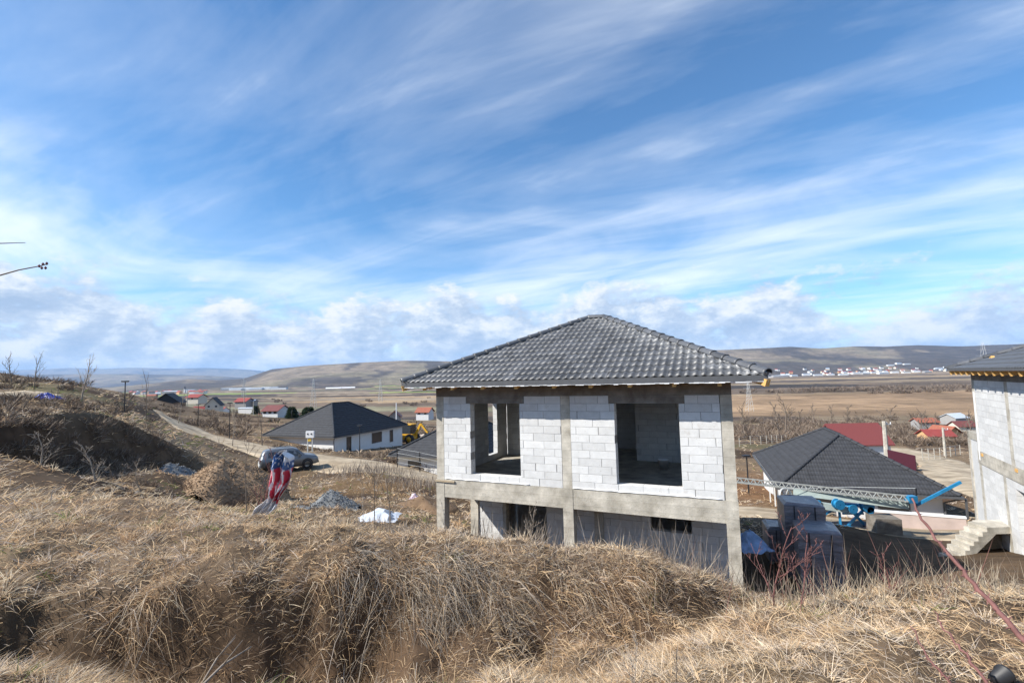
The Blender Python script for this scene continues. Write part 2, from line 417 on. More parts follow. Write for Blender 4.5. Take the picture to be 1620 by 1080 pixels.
def pit_side(x, y):
    d, al = line_side(x, y, PIT); return d, sstep(-.12, .10, al) * (1 - sstep(.85, 1.1, al))
GUL = np.array([at(*p)[:2] for p in [(-20,1040,4.5),(60,1045,4.6),(250,1050,4.8),(420,1040,5.0),(560,1020,5.2),(700,1000,5.4),(850,985,5.5),(1000,965,5.8)]])
def height(x, y):
    z = base_h(x, y); r = np.hypot(x, y)
    nb = (r > 12) & (r < 34); s = pit_side(x[nb], y[nb]); s = (s[0] + 1.3 * (fbm(x[nb] / 1.6, y[nb] / 1.6, 78, 3) - .5), s[1])
    lb = (r > 3) & (r < 9); q = line_side(x[lb], y[lb], LIP); q0 = q[0] + .5 * (fbm(x[lb] / .8, y[lb] / .8, 79, 3) - .5); uu = x[lb] / np.maximum(y[lb], .5)
    amt = .62 * (1 - sstep(-.32, -.20, uu)) + .12 * sstep(-.02, .06, uu) * (1 - sstep(.38, .46, uu)) + .10
    z[lb] = z[lb] - amt * sstep(-.05, .22, q0) * (1 - sstep(.45, 1.15, q0)) * sstep(-.02, .03, q[1]) * (1 - sstep(.97, 1.02, q[1])) * (.6 + .7 * fbm(x[lb] / .9, y[lb] / .9, 80, 3))
    z[nb] = z[nb] - 1.5 * sstep(-.25, .75, s[0]) * (1 - sstep(1.2, 4.6, s[0])) * s[1] * (.8 + .5 * fbm(x[nb] / 1.1, y[nb] / 1.1, 77, 3))
    near = (1 - sstep(60, 140, r)) * sstep(1.2, 2.6, r)
    k = (1 - roadmask(x, y)) * near
    z = z + k * (0.34 * (fbm(x / 1.7, y / 1.7, 3, 4) - .5) * (1 - sstep(9, 16, r)) + 0.55 * (fbm(x / 4.2, y / 4.2, 8, 4) - .5) * sstep(7, 14, r))
    z = z + k * 0.34 * (fbm(x * 1.9, y * 1.9, 21, 4) - .5) * (1 - sstep(9, 20, r))
    return z
def hz1(x, y): return float(height(np.array([x], float), np.array([y], float))[0])

# ---- ground colours (the earth's, straw's and fields' own colours)
PAL = np.array([(.045,.035,.028),(.11,.08,.055),(.20,.15,.095),(.26,.185,.11),(.075,.055,.042),(.15,.135,.085),(.17,.21,.055),(.055,.043,.034),(.23,.18,.125)])
def ground_col(x, y):
    r = np.hypot(x, y); u = x / np.maximum(y, 1)
    n1 = fbm(x / 1.3, y / 1.3, 31, 4)[:, None]; n2 = fbm(x / 6, y / 6, 32, 4)[:, None]; n3 = fbm(x / 25, y / 25, 33, 4)[:, None]
    straw = np.array([.16, .112, .072]) * (1 - sstep(14, 40, r))[:, None] + np.array([.20, .14, .085]) * sstep(14, 40, r)[:, None]; earth = np.array([.075, .046, .028]); green = np.array([.12, .125, .05])
    c = straw * (0.7 + 0.6 * n1) * np.ones((len(x), 1))
    k = sstep(.50, .66, n2); c = c * (1 - k) + earth * (0.8 + .4 * n1) * k
    g = sstep(.62, .74, n3) * .5; c = c * (1 - g) + green * g
    # ochre earth round the parked car
    o = at(590, 775, 27); q = (np.exp(-(((x - o[0]) / 8) ** 2 + ((y - o[1]) / 6.5) ** 2)) * sstep(.35, .6, fbm(x / 2.6, y / 2.6, 40, 4)))[:, None]
    c = c * (1 - .8 * q) + np.array([.27, .165, .075]) * .8 * q
    o = at(1180, 770, 37); q = np.exp(-(((x - o[0]) / 9) ** 2 + ((y - o[1]) / 9) ** 2))[:, None]
    c = c * (1 - q) + np.array([.20, .105, .05]) * (.7 + .6 * n1) * q
    # cut earth of the pit and the gully under the bank
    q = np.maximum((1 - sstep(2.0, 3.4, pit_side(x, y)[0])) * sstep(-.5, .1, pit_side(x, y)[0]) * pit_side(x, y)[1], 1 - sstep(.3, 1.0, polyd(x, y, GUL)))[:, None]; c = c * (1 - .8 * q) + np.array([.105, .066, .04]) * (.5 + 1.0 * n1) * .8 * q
    s = sitemask(x, y)[:, None]; c = c * (1 - s) + np.array([.13, .085, .05]) * (.5 + .9 * n1) * s
    rm = roadmask(x, y)[:, None]; c = c * (1 - rm) + np.array([.33, .265, .18]) * rm
    # valley fields: strips ploughed in two directions
    def strips(ang, w, seed):
        ca, sa = math.cos(ang), math.sin(ang); p = x * ca + y * sa; l = -x * sa + y * ca
        p = p + 60 * (fbm(x / 900, y / 900, seed + 3, 2) - .5)
        i = np.floor(p / w); j = np.floor(l / (w * 6) + _hash(i, i * 0, seed) * 3)
        h = _hash(i, j, seed + 1); return 1.25 * PAL[np.minimum((h * len(PAL)).astype(int), len(PAL) - 1)] * (.9 + .2 * _hash(i, j, seed + 2))[:, None]
    fl = strips(R(66), 70, 60); fr = strips(R(84), 210, 70)
    rt = sstep(-.05, .1, u)[:, None]; f = fl * (1 - rt) + fr * rt
    ora = (sstep(.30, .42, u) * sstep(255, 280, y) * (1 - sstep(540, 560, y)))[:, None]
    f = f * (1 - ora) + np.array([.27, .18, .105]) * (.92 + .16 * n3) * ora
    t = sstep(190, 300, r)[:, None]; c = c * (1 - t) + f * t
    # hill pasture with dark woods
    hw = fbm(x / 520 + 4, y / 900, 81, 5); hill = np.array([.21, .165, .115]) * (.8 + .4 * fbm(x / 240, y / 240, 83, 4))[:, None]
    gr = sstep(.5, .62, fbm(x / 600, y / 600, 86, 4))[:, None] * .5; hill = hill * (1 - gr) + np.array([.19, .17, .105]) * gr
    wd = sstep(.53, .57, hw)[:, None]; hill = hill * (1 - wd) + np.array([.085, .070, .058]) * wd
    t = sstep(2350, 2700, y)[:, None]; c = c * (1 - t) + hill * t
    return np.clip(c, .01, .8)

angs = np.radians(np.concatenate([np.arange(-180, -66, 6), np.arange(-66, -53, .8), np.arange(-53, 53, .30), np.arange(53, 66, .8), np.arange(66, 180, 6)]))
rs = [0.25, .6, 1.0, 1.5, 2.0]
while rs[-1] < 30000:
    r_ = rs[-1]; rs.append(r_ * (1.013 if r_ < 9 else 1.02 if r_ < 100 else 1.03 if r_ < 1000 else 1.035))
rs = np.array(rs); na, nr = len(angs), len(rs)
gx = (rs[:, None] * np.sin(angs)[None]).ravel(); gy = (rs[:, None] * np.cos(angs)[None]).ravel()
gz = height(gx, gy) - 0.22 * roadmask(gx, gy)
ii, jj = np.meshgrid(np.arange(nr - 1), np.arange(na), indexing='ij'); j2 = (jj + 1) % na
GQ = np.stack([ii * na + jj, ii * na + j2, (ii + 1) * na + j2, (ii + 1) * na + jj], -1).reshape(-1, 4)[:, ::-1]
M['ground'] = material('ground', (.2, .15, .1), .97, .30, 2.2, .6, 14, attr=True, spec=.15)
T = NT(M['ground'].node_tree); _b = [n for n in T.t.nodes if n.type == 'BSDF_PRINCIPLED'][0]; _s = _b.inputs['Base Color'].links[0].from_socket
_c = T.n('ShaderNodeTexCoord').outputs['Object']                     # patches of growth tens to hundreds of metres across
for sc_, lo_, hi_ in ((.006, .70, 1.28), (.022, .72, 1.25), (.09, .82, 1.15)):
    _s = T.mix(1.0, _s, T.ramp(T.noise(_c, sc_, 6, .65, .3), [(.36, (lo_,) * 3), (.64, (hi_,) * 3)]), 'MULTIPLY')
T.l(_s, _b.inputs['Base Color'])
centre = len(gx)
GV = np.concatenate([np.stack([gx, gy, gz], -1), [[0, 0, gz[:na].mean()]]])
GT = np.stack([np.arange(na), (np.arange(na) + 1) % na, np.full(na, centre)], -1)[:, ::-1]
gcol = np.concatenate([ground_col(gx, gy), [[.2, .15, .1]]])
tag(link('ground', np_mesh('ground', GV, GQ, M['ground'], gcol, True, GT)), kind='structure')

M['road'] = material('dirt_road', (.46, .375, .265), .97, .22, .9, .5, 9, col2=(.28, .22, .15), spec=.15)
def road_sheet(name, P, w):
    seg = []
    for a, b in zip(P[:-1], P[1:]):
        m = max(2, int(np.hypot(*(b - a)) / .9)); seg += [a + (b - a) * t for t in np.linspace(0, 1, m, endpoint=False)]
    seg.append(P[-1]); c = np.array(seg)
    for _ in range(6): c[1:-1] = (c[:-2] + 2 * c[1:-1] + c[2:]) / 4
    t = np.gradient(c, axis=0); t /= np.hypot(t[:, 0], t[:, 1])[:, None]; n = np.stack([-t[:, 1], t[:, 0]], -1)
    offs = [-1.25, -1.0, -.66, -.5, -.34, 0, .34, .5, .66, 1.0, 1.25]; dip = [-.5, -.03, -.02, -.07, 0, .03, 0, -.07, -.02, -.03, -.5]
    wob = (fbm(np.arange(len(c)) * .21, np.arange(len(c)) * 0., 91, 3) - .5) * .7
    zc = base_h(c[:, 0], c[:, 1])
    for _ in range(5): zc[1:-1] = (zc[:-2] + 2 * zc[1:-1] + zc[2:]) / 4
    V = []
    for o, d in zip(offs, dip):
        q = c + n * (w * o + (wob[:, None] if abs(o) > .9 else 0) * np.sign(o))
        zz = base_h(q[:, 0], q[:, 1])
        V.append(np.stack([q[:, 0], q[:, 1], zz + d + .02 + .05 * (fbm(q[:, 0] * 1.4, q[:, 1] * 1.4, 92, 3) - .5)], -1))
    V = np.array(V); k, m = V.shape[:2]
    a, b = np.meshgrid(np.arange(k - 1), np.arange(m - 1), indexing='ij')
    Q = np.stack([a * m + b, (a + 1) * m + b, (a + 1) * m + b + 1, a * m + b + 1], -1).reshape(-1, 4)
    tag(link(name, np_mesh(name, V.reshape(-1, 3), Q[:, ::-1], M['road'], None, True)), kind='structure')
road_sheet('dirt_road', ROAD[0], RW[0]); road_sheet('path', ROAD[1], RW[1]); road_sheet('side_road', ROAD[2], RW[2])

# ================================================================== BUILDING KIT
def kid(name, mb, mat, root, smooth=False):
    o = mb.build(name, mat, root, smooth); o.location = (0, 0, root.get('_zo', 0.0)) if '_zo' in root.keys() else (0, 0, 0); return o
_BM = {}
def block_mesh(l, d, h, mat):
    key = (round(l * 20), round(d * 100), round(h * 100), mat.name)
    if key not in _BM:
        l = round(l * 20) / 20 - .006; d2 = d; h2 = h - .006; b = .004
        mb = MB(); V = []
        # a block with worn arrises: front rim set back by the bevel
        for y, e in ((0, b), (b, 0), (d2, 0)):
            V += [(e, y, e), (l - e, y, e), (l - e, y, h2 - e), (e, y, h2 - e)]
        F = [(0, 1, 2, 3), (11, 10, 9, 8)] + [(k * 4 + i, k * 4 + 4 + i, k * 4 + 4 + (i + 1) % 4, k * 4 + (i + 1) % 4) for k in (0, 1) for i in range(4)]
        mb.add(V, F); _BM[key] = mb.mesh('block', mat)
    return _BM[key]
def block_wall(root, zo, org, ang, length, z0, rows, openings=(), th=.25, h=.2, seed=0, mat=None, joined=None, lens=.6):
    """courses of blocks along local direction ang from org; openings (s0,s1,row0,row1). Blocks are children of root, or go to MB joined"""
    mat = mat or M['block']; rn = random.Random(seed); ca, sa = math.cos(ang), math.sin(ang)
    for r in range(rows):
        s = -(lens / 2 if r % 2 else 0) - rn.choice((0, .1, .15))
        segs = []
        while s < length - 1e-6:
            a, b = max(s, 0), min(s + lens, length); s += lens
            parts = [(a, b)]
            for (o0, o1, r0, r1) in openings:
                if r0 <= r < r1:
                    q = []
                    for (a, b) in parts:
                        if b <= o0 or a >= o1: q.append((a, b))
                        else:
                            if a < o0: q.append((a, o0))
                            if b > o1: q.append((o1, b))
                    parts = q
            segs += parts
        mer = []
        for a, b in segs:                                        # no slivers: a cut under 9 cm joins its neighbour
            if mer and (b - a < .09 or mer[-1][1] - mer[-1][0] < .09) and abs(mer[-1][1] - a) < 1e-6: mer[-1] = (mer[-1][0], b)
            else: mer.append((a, b))
        for a, b in mer:
            if b - a < .04: continue
            jit = rn.uniform(-.004, .004); z = z0 + r * h
            x, y = org[0] + a * ca - jit * sa, org[1] + a * sa + jit * ca
            if joined is not None:
                Mx = Matrix.Translation((x, y, z)) @ Matrix.Rotation(ang, 4, 'Z'); joined.box(0, b - a - .006, 0, th, 0, h - .006, Mx); continue
            me = block_mesh(b - a, th, h, mat); o = link('block', me, root, (x, y, z + zo)); o.rotation_euler = (0, 0, ang)
            o.scale = ((b - a - (.006 if rn.random() < .85 else rn.uniform(.012, .024))) / max(1e-3, round((b - a) * 20) / 20 - .006), 1, 1)
def core_wall(mb, org, ang, length, z0, z1, openings=(), th=.25, h=.2, inset=.012):
    """mortar body behind the block faces"""
    Mx = Matrix.Translation((org[0], org[1], 0)) @ Matrix.Rotation(ang, 4, 'Z'); i = inset
    xs = sorted({0, length} | {o for q in openings for o in q[:2]})
    for a, b in zip(xs[:-1], xs[1:]):
        mid = (a + b) / 2; cuts = [(z0 + q[2] * h, z0 + q[3] * h) for q in openings if q[0] < mid < q[1]]
        zs = z0
        for c0, c1 in sorted(cuts):
            if c0 - zs > .03: mb.box(a + i * (a > 0 or True), b - i, i, th - i, zs, c0 - i, Mx)
            zs = c1 + i
        if z1 - zs > .03: mb.box(a + i, b - i, i, th - i, zs, z1, Mx)

def tile_profile(n, w, amp):
    """cross-section of a tile with two rolls"""
    xs = np.linspace(0, w, n + 1); ph = (xs / w * 2) % 1.0
    z = amp * (0.5 - 0.5 * np.cos(2 * np.pi * np.clip(ph / .72, 0, 1))); z[-1] = 0
    return xs, z
class RoofFace:
    """one plane of tiles: origin E0 at the eave, U along the eave, V up the slope, N out; ul(v), ur(v) limits along U"""
    def __init__(s, E0, U, V, L, slope, l0, l1, r0, r1):
        s.E, s.U, s.V = np.array(E0, float), np.array(U, float), np.array(V, float); s.N = np.cross(s.U, s.V)
        s.L, s.S = L, slope; s.lim = (l0, l1, r0, r1)
    def ul(s, v): return s.lim[0] + (s.lim[1] - s.lim[0]) * v / s.S
    def ur(s, v): return s.lim[2] + (s.lim[3] - s.lim[2]) * v / s.S
    def pt(s, u, v, n=0): return s.E + s.U * u + s.V * v + s.N * n
    def tiles(s, w=.355, g=.33, n=12, amp=.028, th=.022, up=.034):
        """yields (full, V array, Q array) of every tile in roof coordinates -> local coordinates"""
        rows = int(math.ceil(s.S / g)); xs, zs = tile_profile(n, w, amp)
        for r in range(rows):
            v0 = r * g; v1 = min(v0 + g + .03, s.S)
            a, b = min(s.ul(v0), s.ul(v1)), max(s.ur(v0), s.ur(v1))
            k0, k1 = int(math.floor(a / w)), int(math.ceil(b / w))
            for k in range(k0, k1):
                u = xs + k * w
                P = []
                for (v, lift) in ((v0, up), (v1, .004)):
                    P.append(np.stack([u, np.full(n + 1, v), zs + lift], -1))
                P.append(np.stack([u, np.full(n + 1, v0 + .004), zs + up - .034], -1))
                P = np.array(P); raw = P[..., 0].copy()
                P[..., 0] = np.clip(P[..., 0], s.ul(P[..., 1]), s.ur(P[..., 1]))
                if P[0, :, 0].max() - P[0, :, 0].min() < .03 and P[1, :, 0].max() - P[1, :, 0].min() < .03: continue
                full = bool(np.abs(P[..., 0] - raw).max() < 1e-9) and v1 - v0 > g
                yield full, k, r, P
    def quads(s, n, base=0):
        i = np.arange(n); m = n + 1
        top = np.stack([i, i + 1, m + i + 1, m + i], -1); fr = np.stack([2 * m + i, 2 * m + i + 1, i + 1, i], -1)
        return np.concatenate([top, fr]) + base
    def world(s, P): return s.E + P[..., 0:1] * s.U + P[..., 1:2] * s.V + P[..., 2:3] * s.N
    def joined(s, acc, w=.355, g=.33, n=8, amp=.028, up=.034):
        for full, k, r, P in s.tiles(w, g, n, amp, up=up):
            b = sum(len(a) for a in acc[0]); acc[0].append(s.world(P).reshape(-1, 3)); acc[1].append(s.quads(n, b))
def hip_faces(x0, x1, y0, y1, ze, pitch_rise, rx=None):
    """four faces of a hipped roof over the eave rectangle; ridge along the longer side. returns faces, ridge ends"""
    w, d = x1 - x0, y1 - y0; cx, cy = (x0 + x1) / 2, (y0 + y1) / 2
    if rx is None: rx = max(0.0, (w - d) / 2); ry = max(0.0, (d - w) / 2)
    else: ry = 0.0 if rx > 0 else max(0.0, (d - w) / 2)
    zr = ze + pitch_rise; rise = pitch_rise
    run_y = d / 2 - ry; run_x = w / 2 - rx
    sy = math.hypot(run_y, rise); sx = math.hypot(run_x, rise)
    fs = [RoofFace((x0, y0, ze), (1, 0, 0), (0, run_y / sy, rise / sy), w, sy, 0, w / 2 - rx, w, w / 2 + rx),
          RoofFace((x1, y1, ze), (-1, 0, 0), (0, -run_y / sy, rise / sy), w, sy, 0, w / 2 - rx, w, w / 2 + rx),
          RoofFace((x0, y1, ze), (0, -1, 0), (run_x / sx, 0, rise / sx), d, sx, 0, d / 2 - ry, d, d / 2 + ry),
          RoofFace((x1, y0, ze), (0, 1, 0), (-run_x / sx, 0, rise / sx), d, sx, 0, d / 2 - ry, d, d / 2 + ry)]
    ridge = (Vector((cx - rx, cy - ry, zr)), Vector((cx + rx, cy + ry, zr)))
    return fs, ridge
def roof_body(mb, x0, x1, y0, y1, ze, ridge, drop=.02):
    a, b = ridge; V = [(x0, y0, ze - drop), (x1, y0, ze - drop), (x1, y1, ze - drop), (x0, y1, ze - drop), (a.x, a.y, a.z - drop), (b.x, b.y, b.z - drop)]
    if (b - a).length < 1e-4: F = [(0, 1, 4), (1, 2, 4), (2, 3, 4), (3, 0, 4)]
    elif abs(b.x - a.x) > abs(b.y - a.y): F = [(0, 1, 5, 4), (1, 2, 5), (2, 3, 4, 5), (3, 0, 4)]
    else: F = [(0, 1, 4), (1, 2, 5, 4), (2, 3, 5), (3, 0, 4, 5)]
    return mb.add(V, F + [(3, 2, 1, 0)])
def cap_mesh(L, r=.105, flare=.018, n=8):
    V = []; F = []
    for x, rr, dz in ((0, r + flare, .012), (.06, r + flare * .6, .008), (L, r, 0), (0, r + flare - .02, .012)):
        for k in range(n + 1):
            q = math.pi * k / n * 1.1 - math.pi * .05; V.append((x, rr * math.cos(q), rr * math.sin(q) * .85 + dz))
    m = n + 1
    for a, b in ((0, 1), (1, 2), (3, 0)):
        F += [(a * m + k, a * m + k + 1, b * m + k + 1, b * m + k) for k in range(n)]
    return V, F
def caps(root, zo, a, b, mat, name='hip_cap', L=.40, joined=None):
    a, b = Vector(a), Vector(b); d = b - a; n = max(1, int(round(d.length / L))); st = d.length / n
    key = ('cap', round(st, 3), mat.name)
    if key not in _BM:
        V, F = cap_mesh(st + .04); mb = MB().add(V, F); _BM[key] = mb.mesh('hip_cap', mat, True)
    rot = d.to_track_quat('X', 'Z')
    for i in range(n):
        p = a + d * (i / n)
        if joined is not None:
            V, F = cap_mesh(st + .04); Mx = Matrix.Translation(p + Vector((0, 0, .03))) @ rot.to_matrix().to_4x4(); joined.add([Mx @ Vector(v) for v in V], F); continue
        o = link(name, _BM[key], root, (p.x, p.y, p.z + .03 + zo)); o.rotation_euler = rot.to_euler()

# ================================================================== MAIN UNFINISHED HOUSE
YAW = 0.4244; HX, HY, SLAB = -2.311, 14.232, -2.905
ZO = 2.75                                                           # local z=0 is the slab top; the root stands at basement level
house = thing('unfinished_house', 'unfinished white block house on concrete posts above the grassy bank', 'house', (HX, HY, SLAB - ZO), -YAW)
def hk(name, mb, mat, smooth=False, parent=None):
    o = mb.build(name, mat, parent or house, smooth)
    if parent is None: o.location = (0, 0, ZO)
    return o
Wd, Dp, H = 8.03, 7.4, 2.4
cols_x = [(0, .25), (3.90, 4.15), (Wd - .25, Wd)]
for a, b in cols_x: hk('column', MB().box(a, b, 0, .25, 0, H - .003), M['concrete'])
for a, b in ((0, .25), (Wd - .25, Wd)): hk('column', MB().box(a, b, Dp - .25, Dp, 0, H - .003), M['concrete'])
# slab and edge beams
hk('floor_slab', MB().box(.26, Wd - .26, .26, Dp - .26, -.16, 0), M['concrete'])
hk('edge_beam', MB().box(.252, 3.898, -.015, .25, -.50, 0).box(4.152, Wd - .252, -.015, .25, -.50, 0), M['concrete'])
hk('edge_beam', MB().box(0, .25, .252, Dp, -.50, 0).box(Wd - .25, Wd, .252, Dp, -.50, 0).box(.252, Wd - .252, Dp - .25, Dp, -.50, 0), M['concrete'])
# basement posts
for a, b in cols_x: hk('basement_post', MB().box(a - .012, b + .012, -.025, .24, -3.2, -.003), M['concrete'])
hk('basement_post', MB().box(.26, .53, 1.5, 1.75, -3.2, -.503), M['concrete'])
hk('basement_post', MB().box(1.40, 1.50, 1.52, 1.76, -3.2, -.503), M['concrete'])
hk('basement_post', MB().box(4.3, 4.55, 1.5, 1.75, -3.2, -.503), M['concrete'])
# front wall: piers of blocks between the columns, a lintel over each opening
ops = [(1.16, 2.70), (5.32, 6.86)]
def op_rows(a, b, off): return [(o0 - off, o1 - off, 1, 11) for o0, o1 in ops if a < o0 < b] + [(o0 - off - .14, o1 - off + .14, 11, 12) for o0, o1 in ops if a < o0 < b]
core = MB()
for (a, b), sd in (((.25, 3.90), 1), ((4.15, 7.78), 2)):
    o = op_rows(a, b, a); block_wall(house, ZO, (a + .003, .003), 0, b - a - .006, .003, 12, o, seed=sd)
    core_wall(core, (a, 0), 0, b - a, .003, H - .003, o)
hk('wall_core', core, M['mortar'])
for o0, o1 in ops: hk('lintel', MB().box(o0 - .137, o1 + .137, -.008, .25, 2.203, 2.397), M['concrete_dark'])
# mortar smears squeezed out along the bottom course
foam = M['render']
for (a, b) in ((.30, 2.95), (4.18, 7.7)):
    n = int((b - a) / .12); pts = []; rad = []
    for i in range(n + 1): pts.append((a + (b - a) * i / n, -.012, .03 + .012 * math.sin(i * 1.7) * random.random())); rad.append(.008 + .014 * random.random())
    hk('sealing_foam', MB().tube(pts, rad, 6), M['foam'], True)
# ring beam and loggia walls
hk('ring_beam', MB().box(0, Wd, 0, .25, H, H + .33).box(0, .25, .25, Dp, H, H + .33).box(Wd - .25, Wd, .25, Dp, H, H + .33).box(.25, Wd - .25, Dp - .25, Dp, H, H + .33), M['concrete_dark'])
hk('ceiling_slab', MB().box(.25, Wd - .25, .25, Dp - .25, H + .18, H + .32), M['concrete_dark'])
YB = 4.6                                                             # back wall of the two front rooms
lw = [(2.80, 3.50, 1, 11)]                                           # window in the left wall
block_wall(house, ZO, (.16, .253), math.pi / 2, YB - .256, .003, 12, lw, seed=3, th=.17)
core = MB(); core_wall(core, (.16, .25), math.pi / 2, YB - .25, .003, H - .003, lw, th=.17); hk('wall_core', core, M['mortar'])
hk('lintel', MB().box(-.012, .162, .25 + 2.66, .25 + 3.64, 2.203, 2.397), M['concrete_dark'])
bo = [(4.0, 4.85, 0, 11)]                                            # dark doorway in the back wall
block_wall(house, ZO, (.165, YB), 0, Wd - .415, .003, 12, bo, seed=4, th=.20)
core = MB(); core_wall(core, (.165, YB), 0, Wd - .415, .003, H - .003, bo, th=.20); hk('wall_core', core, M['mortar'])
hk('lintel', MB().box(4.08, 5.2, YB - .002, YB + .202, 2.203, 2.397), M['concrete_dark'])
rest = MB(); block_wall(house, ZO, (4.15, .253), math.pi / 2, YB - .26, .003, 12, (), seed=14, th=.20, joined=rest)    # cross wall between the rooms
tag(hk('cross_wall', rest, M['block']), kind='stuff')
rest = MB()
block_wall(house, ZO, (.25, YB + .22), math.pi / 2, Dp - YB - .48, .003, 12, [(.8, 1.8, 4, 11)], seed=5, joined=rest)
block_wall(house, ZO, (Wd, .253), math.pi / 2, Dp - .5, .003, 12, [(1.3, 3.3, 3, 11), (5.6, 6.4, 4, 11)], seed=6, joined=rest)  # opening nearer the front is added, out of view, to let light into the room
block_wall(house, ZO, (.25, Dp - .25), 0, Wd - .5, .003, 12, [(1.0, 2.4, 4, 11)], seed=7, joined=rest)
tag(hk('outer_walls', rest, M['block']), kind='stuff')
rest = MB()
core_wall(rest, (.25, YB + .22), math.pi / 2, Dp - YB - .48, .003, H - .003, [(.8, 1.8, 4, 11)]); core_wall(rest, (Wd, .253), math.pi / 2, Dp - .5, .003, H - .003, [(1.3, 3.3, 3, 11), (5.6, 6.4, 4, 11)])
core_wall(rest, (.25, Dp - .25), 0, Wd - .5, .003, H - .003, [(1.0, 2.4, 4, 11)]); hk('wall_core', rest, M['mortar'])
# basement walls, set back under the slab
block_wall(house, ZO, (.53, 1.55), 0, 3.76, -3.1, 13, [(.86, 2.30, 0, 13)], seed=8, th=.2)
block_wall(house, ZO, (4.55, 1.55), 0, 3.45, -3.1, 13, [(1.30, 2.35, 9, 12)], seed=9, th=.2)
core = MB(); core_wall(core, (.53, 1.55), 0, .86, -3.1, -.503, (), th=.2); hk('wall_core', core, M['mortar'])
core = MB(); core_wall(core, (2.83, 1.55), 0, 1.46, -3.1, -.503, (), th=.2)
hk('wall_core', core, M['mortar'])
core = MB(); core_wall(core, (4.55, 1.55), 0, 3.45, -3.1, -.503, [(1.30, 2.35, 9, 12)], th=.2); hk('wall_core', core, M['mortar'])
rest = MB(); block_wall(house, ZO, (.6, 4.4), 0, 7.2, -3.1, 13, (), seed=10, th=.2, joined=rest); block_wall(house, ZO, (Wd - .02, 1.75), math.pi / 2, 5.4, -3.1, 13, (), seed=11, th=.2, joined=rest)
block_wall(house, ZO, (.52, 1.78), math.pi / 2, 5.4, -3.1, 13, (), seed=12, th=.2, joined=rest)
tag(hk('basement_walls', rest, M['block']), kind='stuff')
hk('formwork_board', MB().box(-.03, .62, -.06, -.022, -.07, -.02), M['wood_old'])

# roof
OV, ZE, RISE = .72, H + .43, 2.02
x0, x1, y0, y1 = -OV, Wd + OV, -OV, Dp + OV
faces, ridge = hip_faces(x0, x1, y0, y1, ZE, RISE, .26)
hk('roof_deck', roof_body(MB(), x0 + .05, x1 - .05, y0 + .05, y1 - .05, ZE, ridge, .03), M['tile_dark'])
n = 12; full_me = None; f = faces[0]
for full, k, r, P in f.tiles(n=n, amp=.036):
    pw = f.world(P).reshape(-1, 3); dust = 0.0
    uc, vc = P[0, :, 0].mean(), P[0, 0, 1]; dr = f.ur(vc) - uc; dl = uc - f.ul(vc)
    dust = math.exp(-(dr / .75) ** 2) * .9 + .35 * math.exp(-(dl / .35) ** 2)
    if full:
        o0 = f.pt(k * .355, r * .33)
        if full_me is None: full_me = np_mesh('roof_tile', pw - o0, f.quads(n), M['tile'], None, False)
        o = link('roof_tile', full_me, house, (o0[0], o0[1], o0[2] + ZO))
    else:
        c = pw.mean(0); o = link('roof_tile', np_mesh('roof_tile', pw - c, f.quads(n), M['tile'], None, False), house, (c[0], c[1], c[2] + ZO))
    o.rotation_euler = (random.gauss(0, .008), random.gauss(0, .008), random.gauss(0, .006)); o['dust'] = dust * random.uniform(.5, 1)
acc = ([], [])
for f in faces[1:]: f.joined(acc)
o = link('roof_tiles', np_mesh('roof_tiles', np.concatenate(acc[0]), np.concatenate(acc[1]), M['tile']), house, (0, 0, ZO)); tag(o, kind='stuff')
for cx_, cy_, e in ((x0, y0, ridge[0]), (x1, y0, ridge[1]), (x0, y1, ridge[0]), (x1, y1, ridge[1])):
    caps(house, ZO, (cx_, cy_, ZE + .01), e, M['tile'])
caps(house, ZO, ridge[0], ridge[1], M['tile'], 'ridge_cap')
# eaves: metal drip edge with a pale membrane below, rafters with sawn ends, soffit boards
for a, b, c, d in ((x0, x1, y0, y0 + .03), (x0, x1, y1 - .03, y1), (x0, x0 + .03, y0 + .03, y1 - .03), (x1 - .03, x1, y0 + .03, y1 - .03)):
    hk('drip_edge', MB().box(a, b, c, d, ZE - .115, ZE + .008), M['metal_grey'])
memb = MB()
for i in range(90):
    s = x0 + (x1 - x0) * i / 90; e = s + (x1 - x0) / 90 + .005; h0 = .012 + .022 * random.random(); memb.box(s, e, y0 + .004 + .008 * random.random(), y0 + .016, ZE - .116 - h0, ZE - .112)
hk('membrane_edge', memb, M['foam'])
run = Dp / 2 + OV
for s in [.02, .95, 1.9, 2.9, 3.95, 4.9, 5.85, 6.85, 7.8]:
    hk('rafter', MB().bar((s, y0 + .06, ZE - .165), (s, 1.6, ZE - .165 + 1.6 * .40), .085, .11), M['wood'])
    hk('rafter', MB().bar((s, y1 - .06, ZE - .165), (s, Dp - 1.6, ZE - .165 + 1.6 * .40), .085, .11), M['wood'])
for s in np.arange(.6, Dp, .95):
    hk('rafter', MB().bar((x0 + .06, s, ZE - .165), (1.4, s, ZE + .35), .085, .11), M['wood']); hk('rafter', MB().bar((x1 - .06, s, ZE - .165), (Wd - 1.4, s, ZE + .35), .085, .11), M['wood'])
for cx_, cy_, e in ((x0, y0, ridge[0]), (x1, y0, ridge[1])):
    c = Vector((cx_, cy_, ZE - .17)); hk('hip_rafter', MB().bar(c + (e - c).normalized() * .02, c + (e - c) * .35, .12, .15), M['wood'])
hk('soffit_boards', MB().box(x0 + .031, x1 - .031, y0 + .031, y1 - .031, ZE - .075, ZE - .055), M['wood'])
_c, _s = math.cos(YAW), math.sin(YAW)
def hw(x, y, z=0): return (HX + x * _c + y * _s, HY - x * _s + y * _c, SLAB + z)
b = hw(6.04, 3.3)
bk = thing('bucket', 'white plastic bucket on the floor of the room with the dark doorway', 'bucket', (b[0], b[1], SLAB), .3)
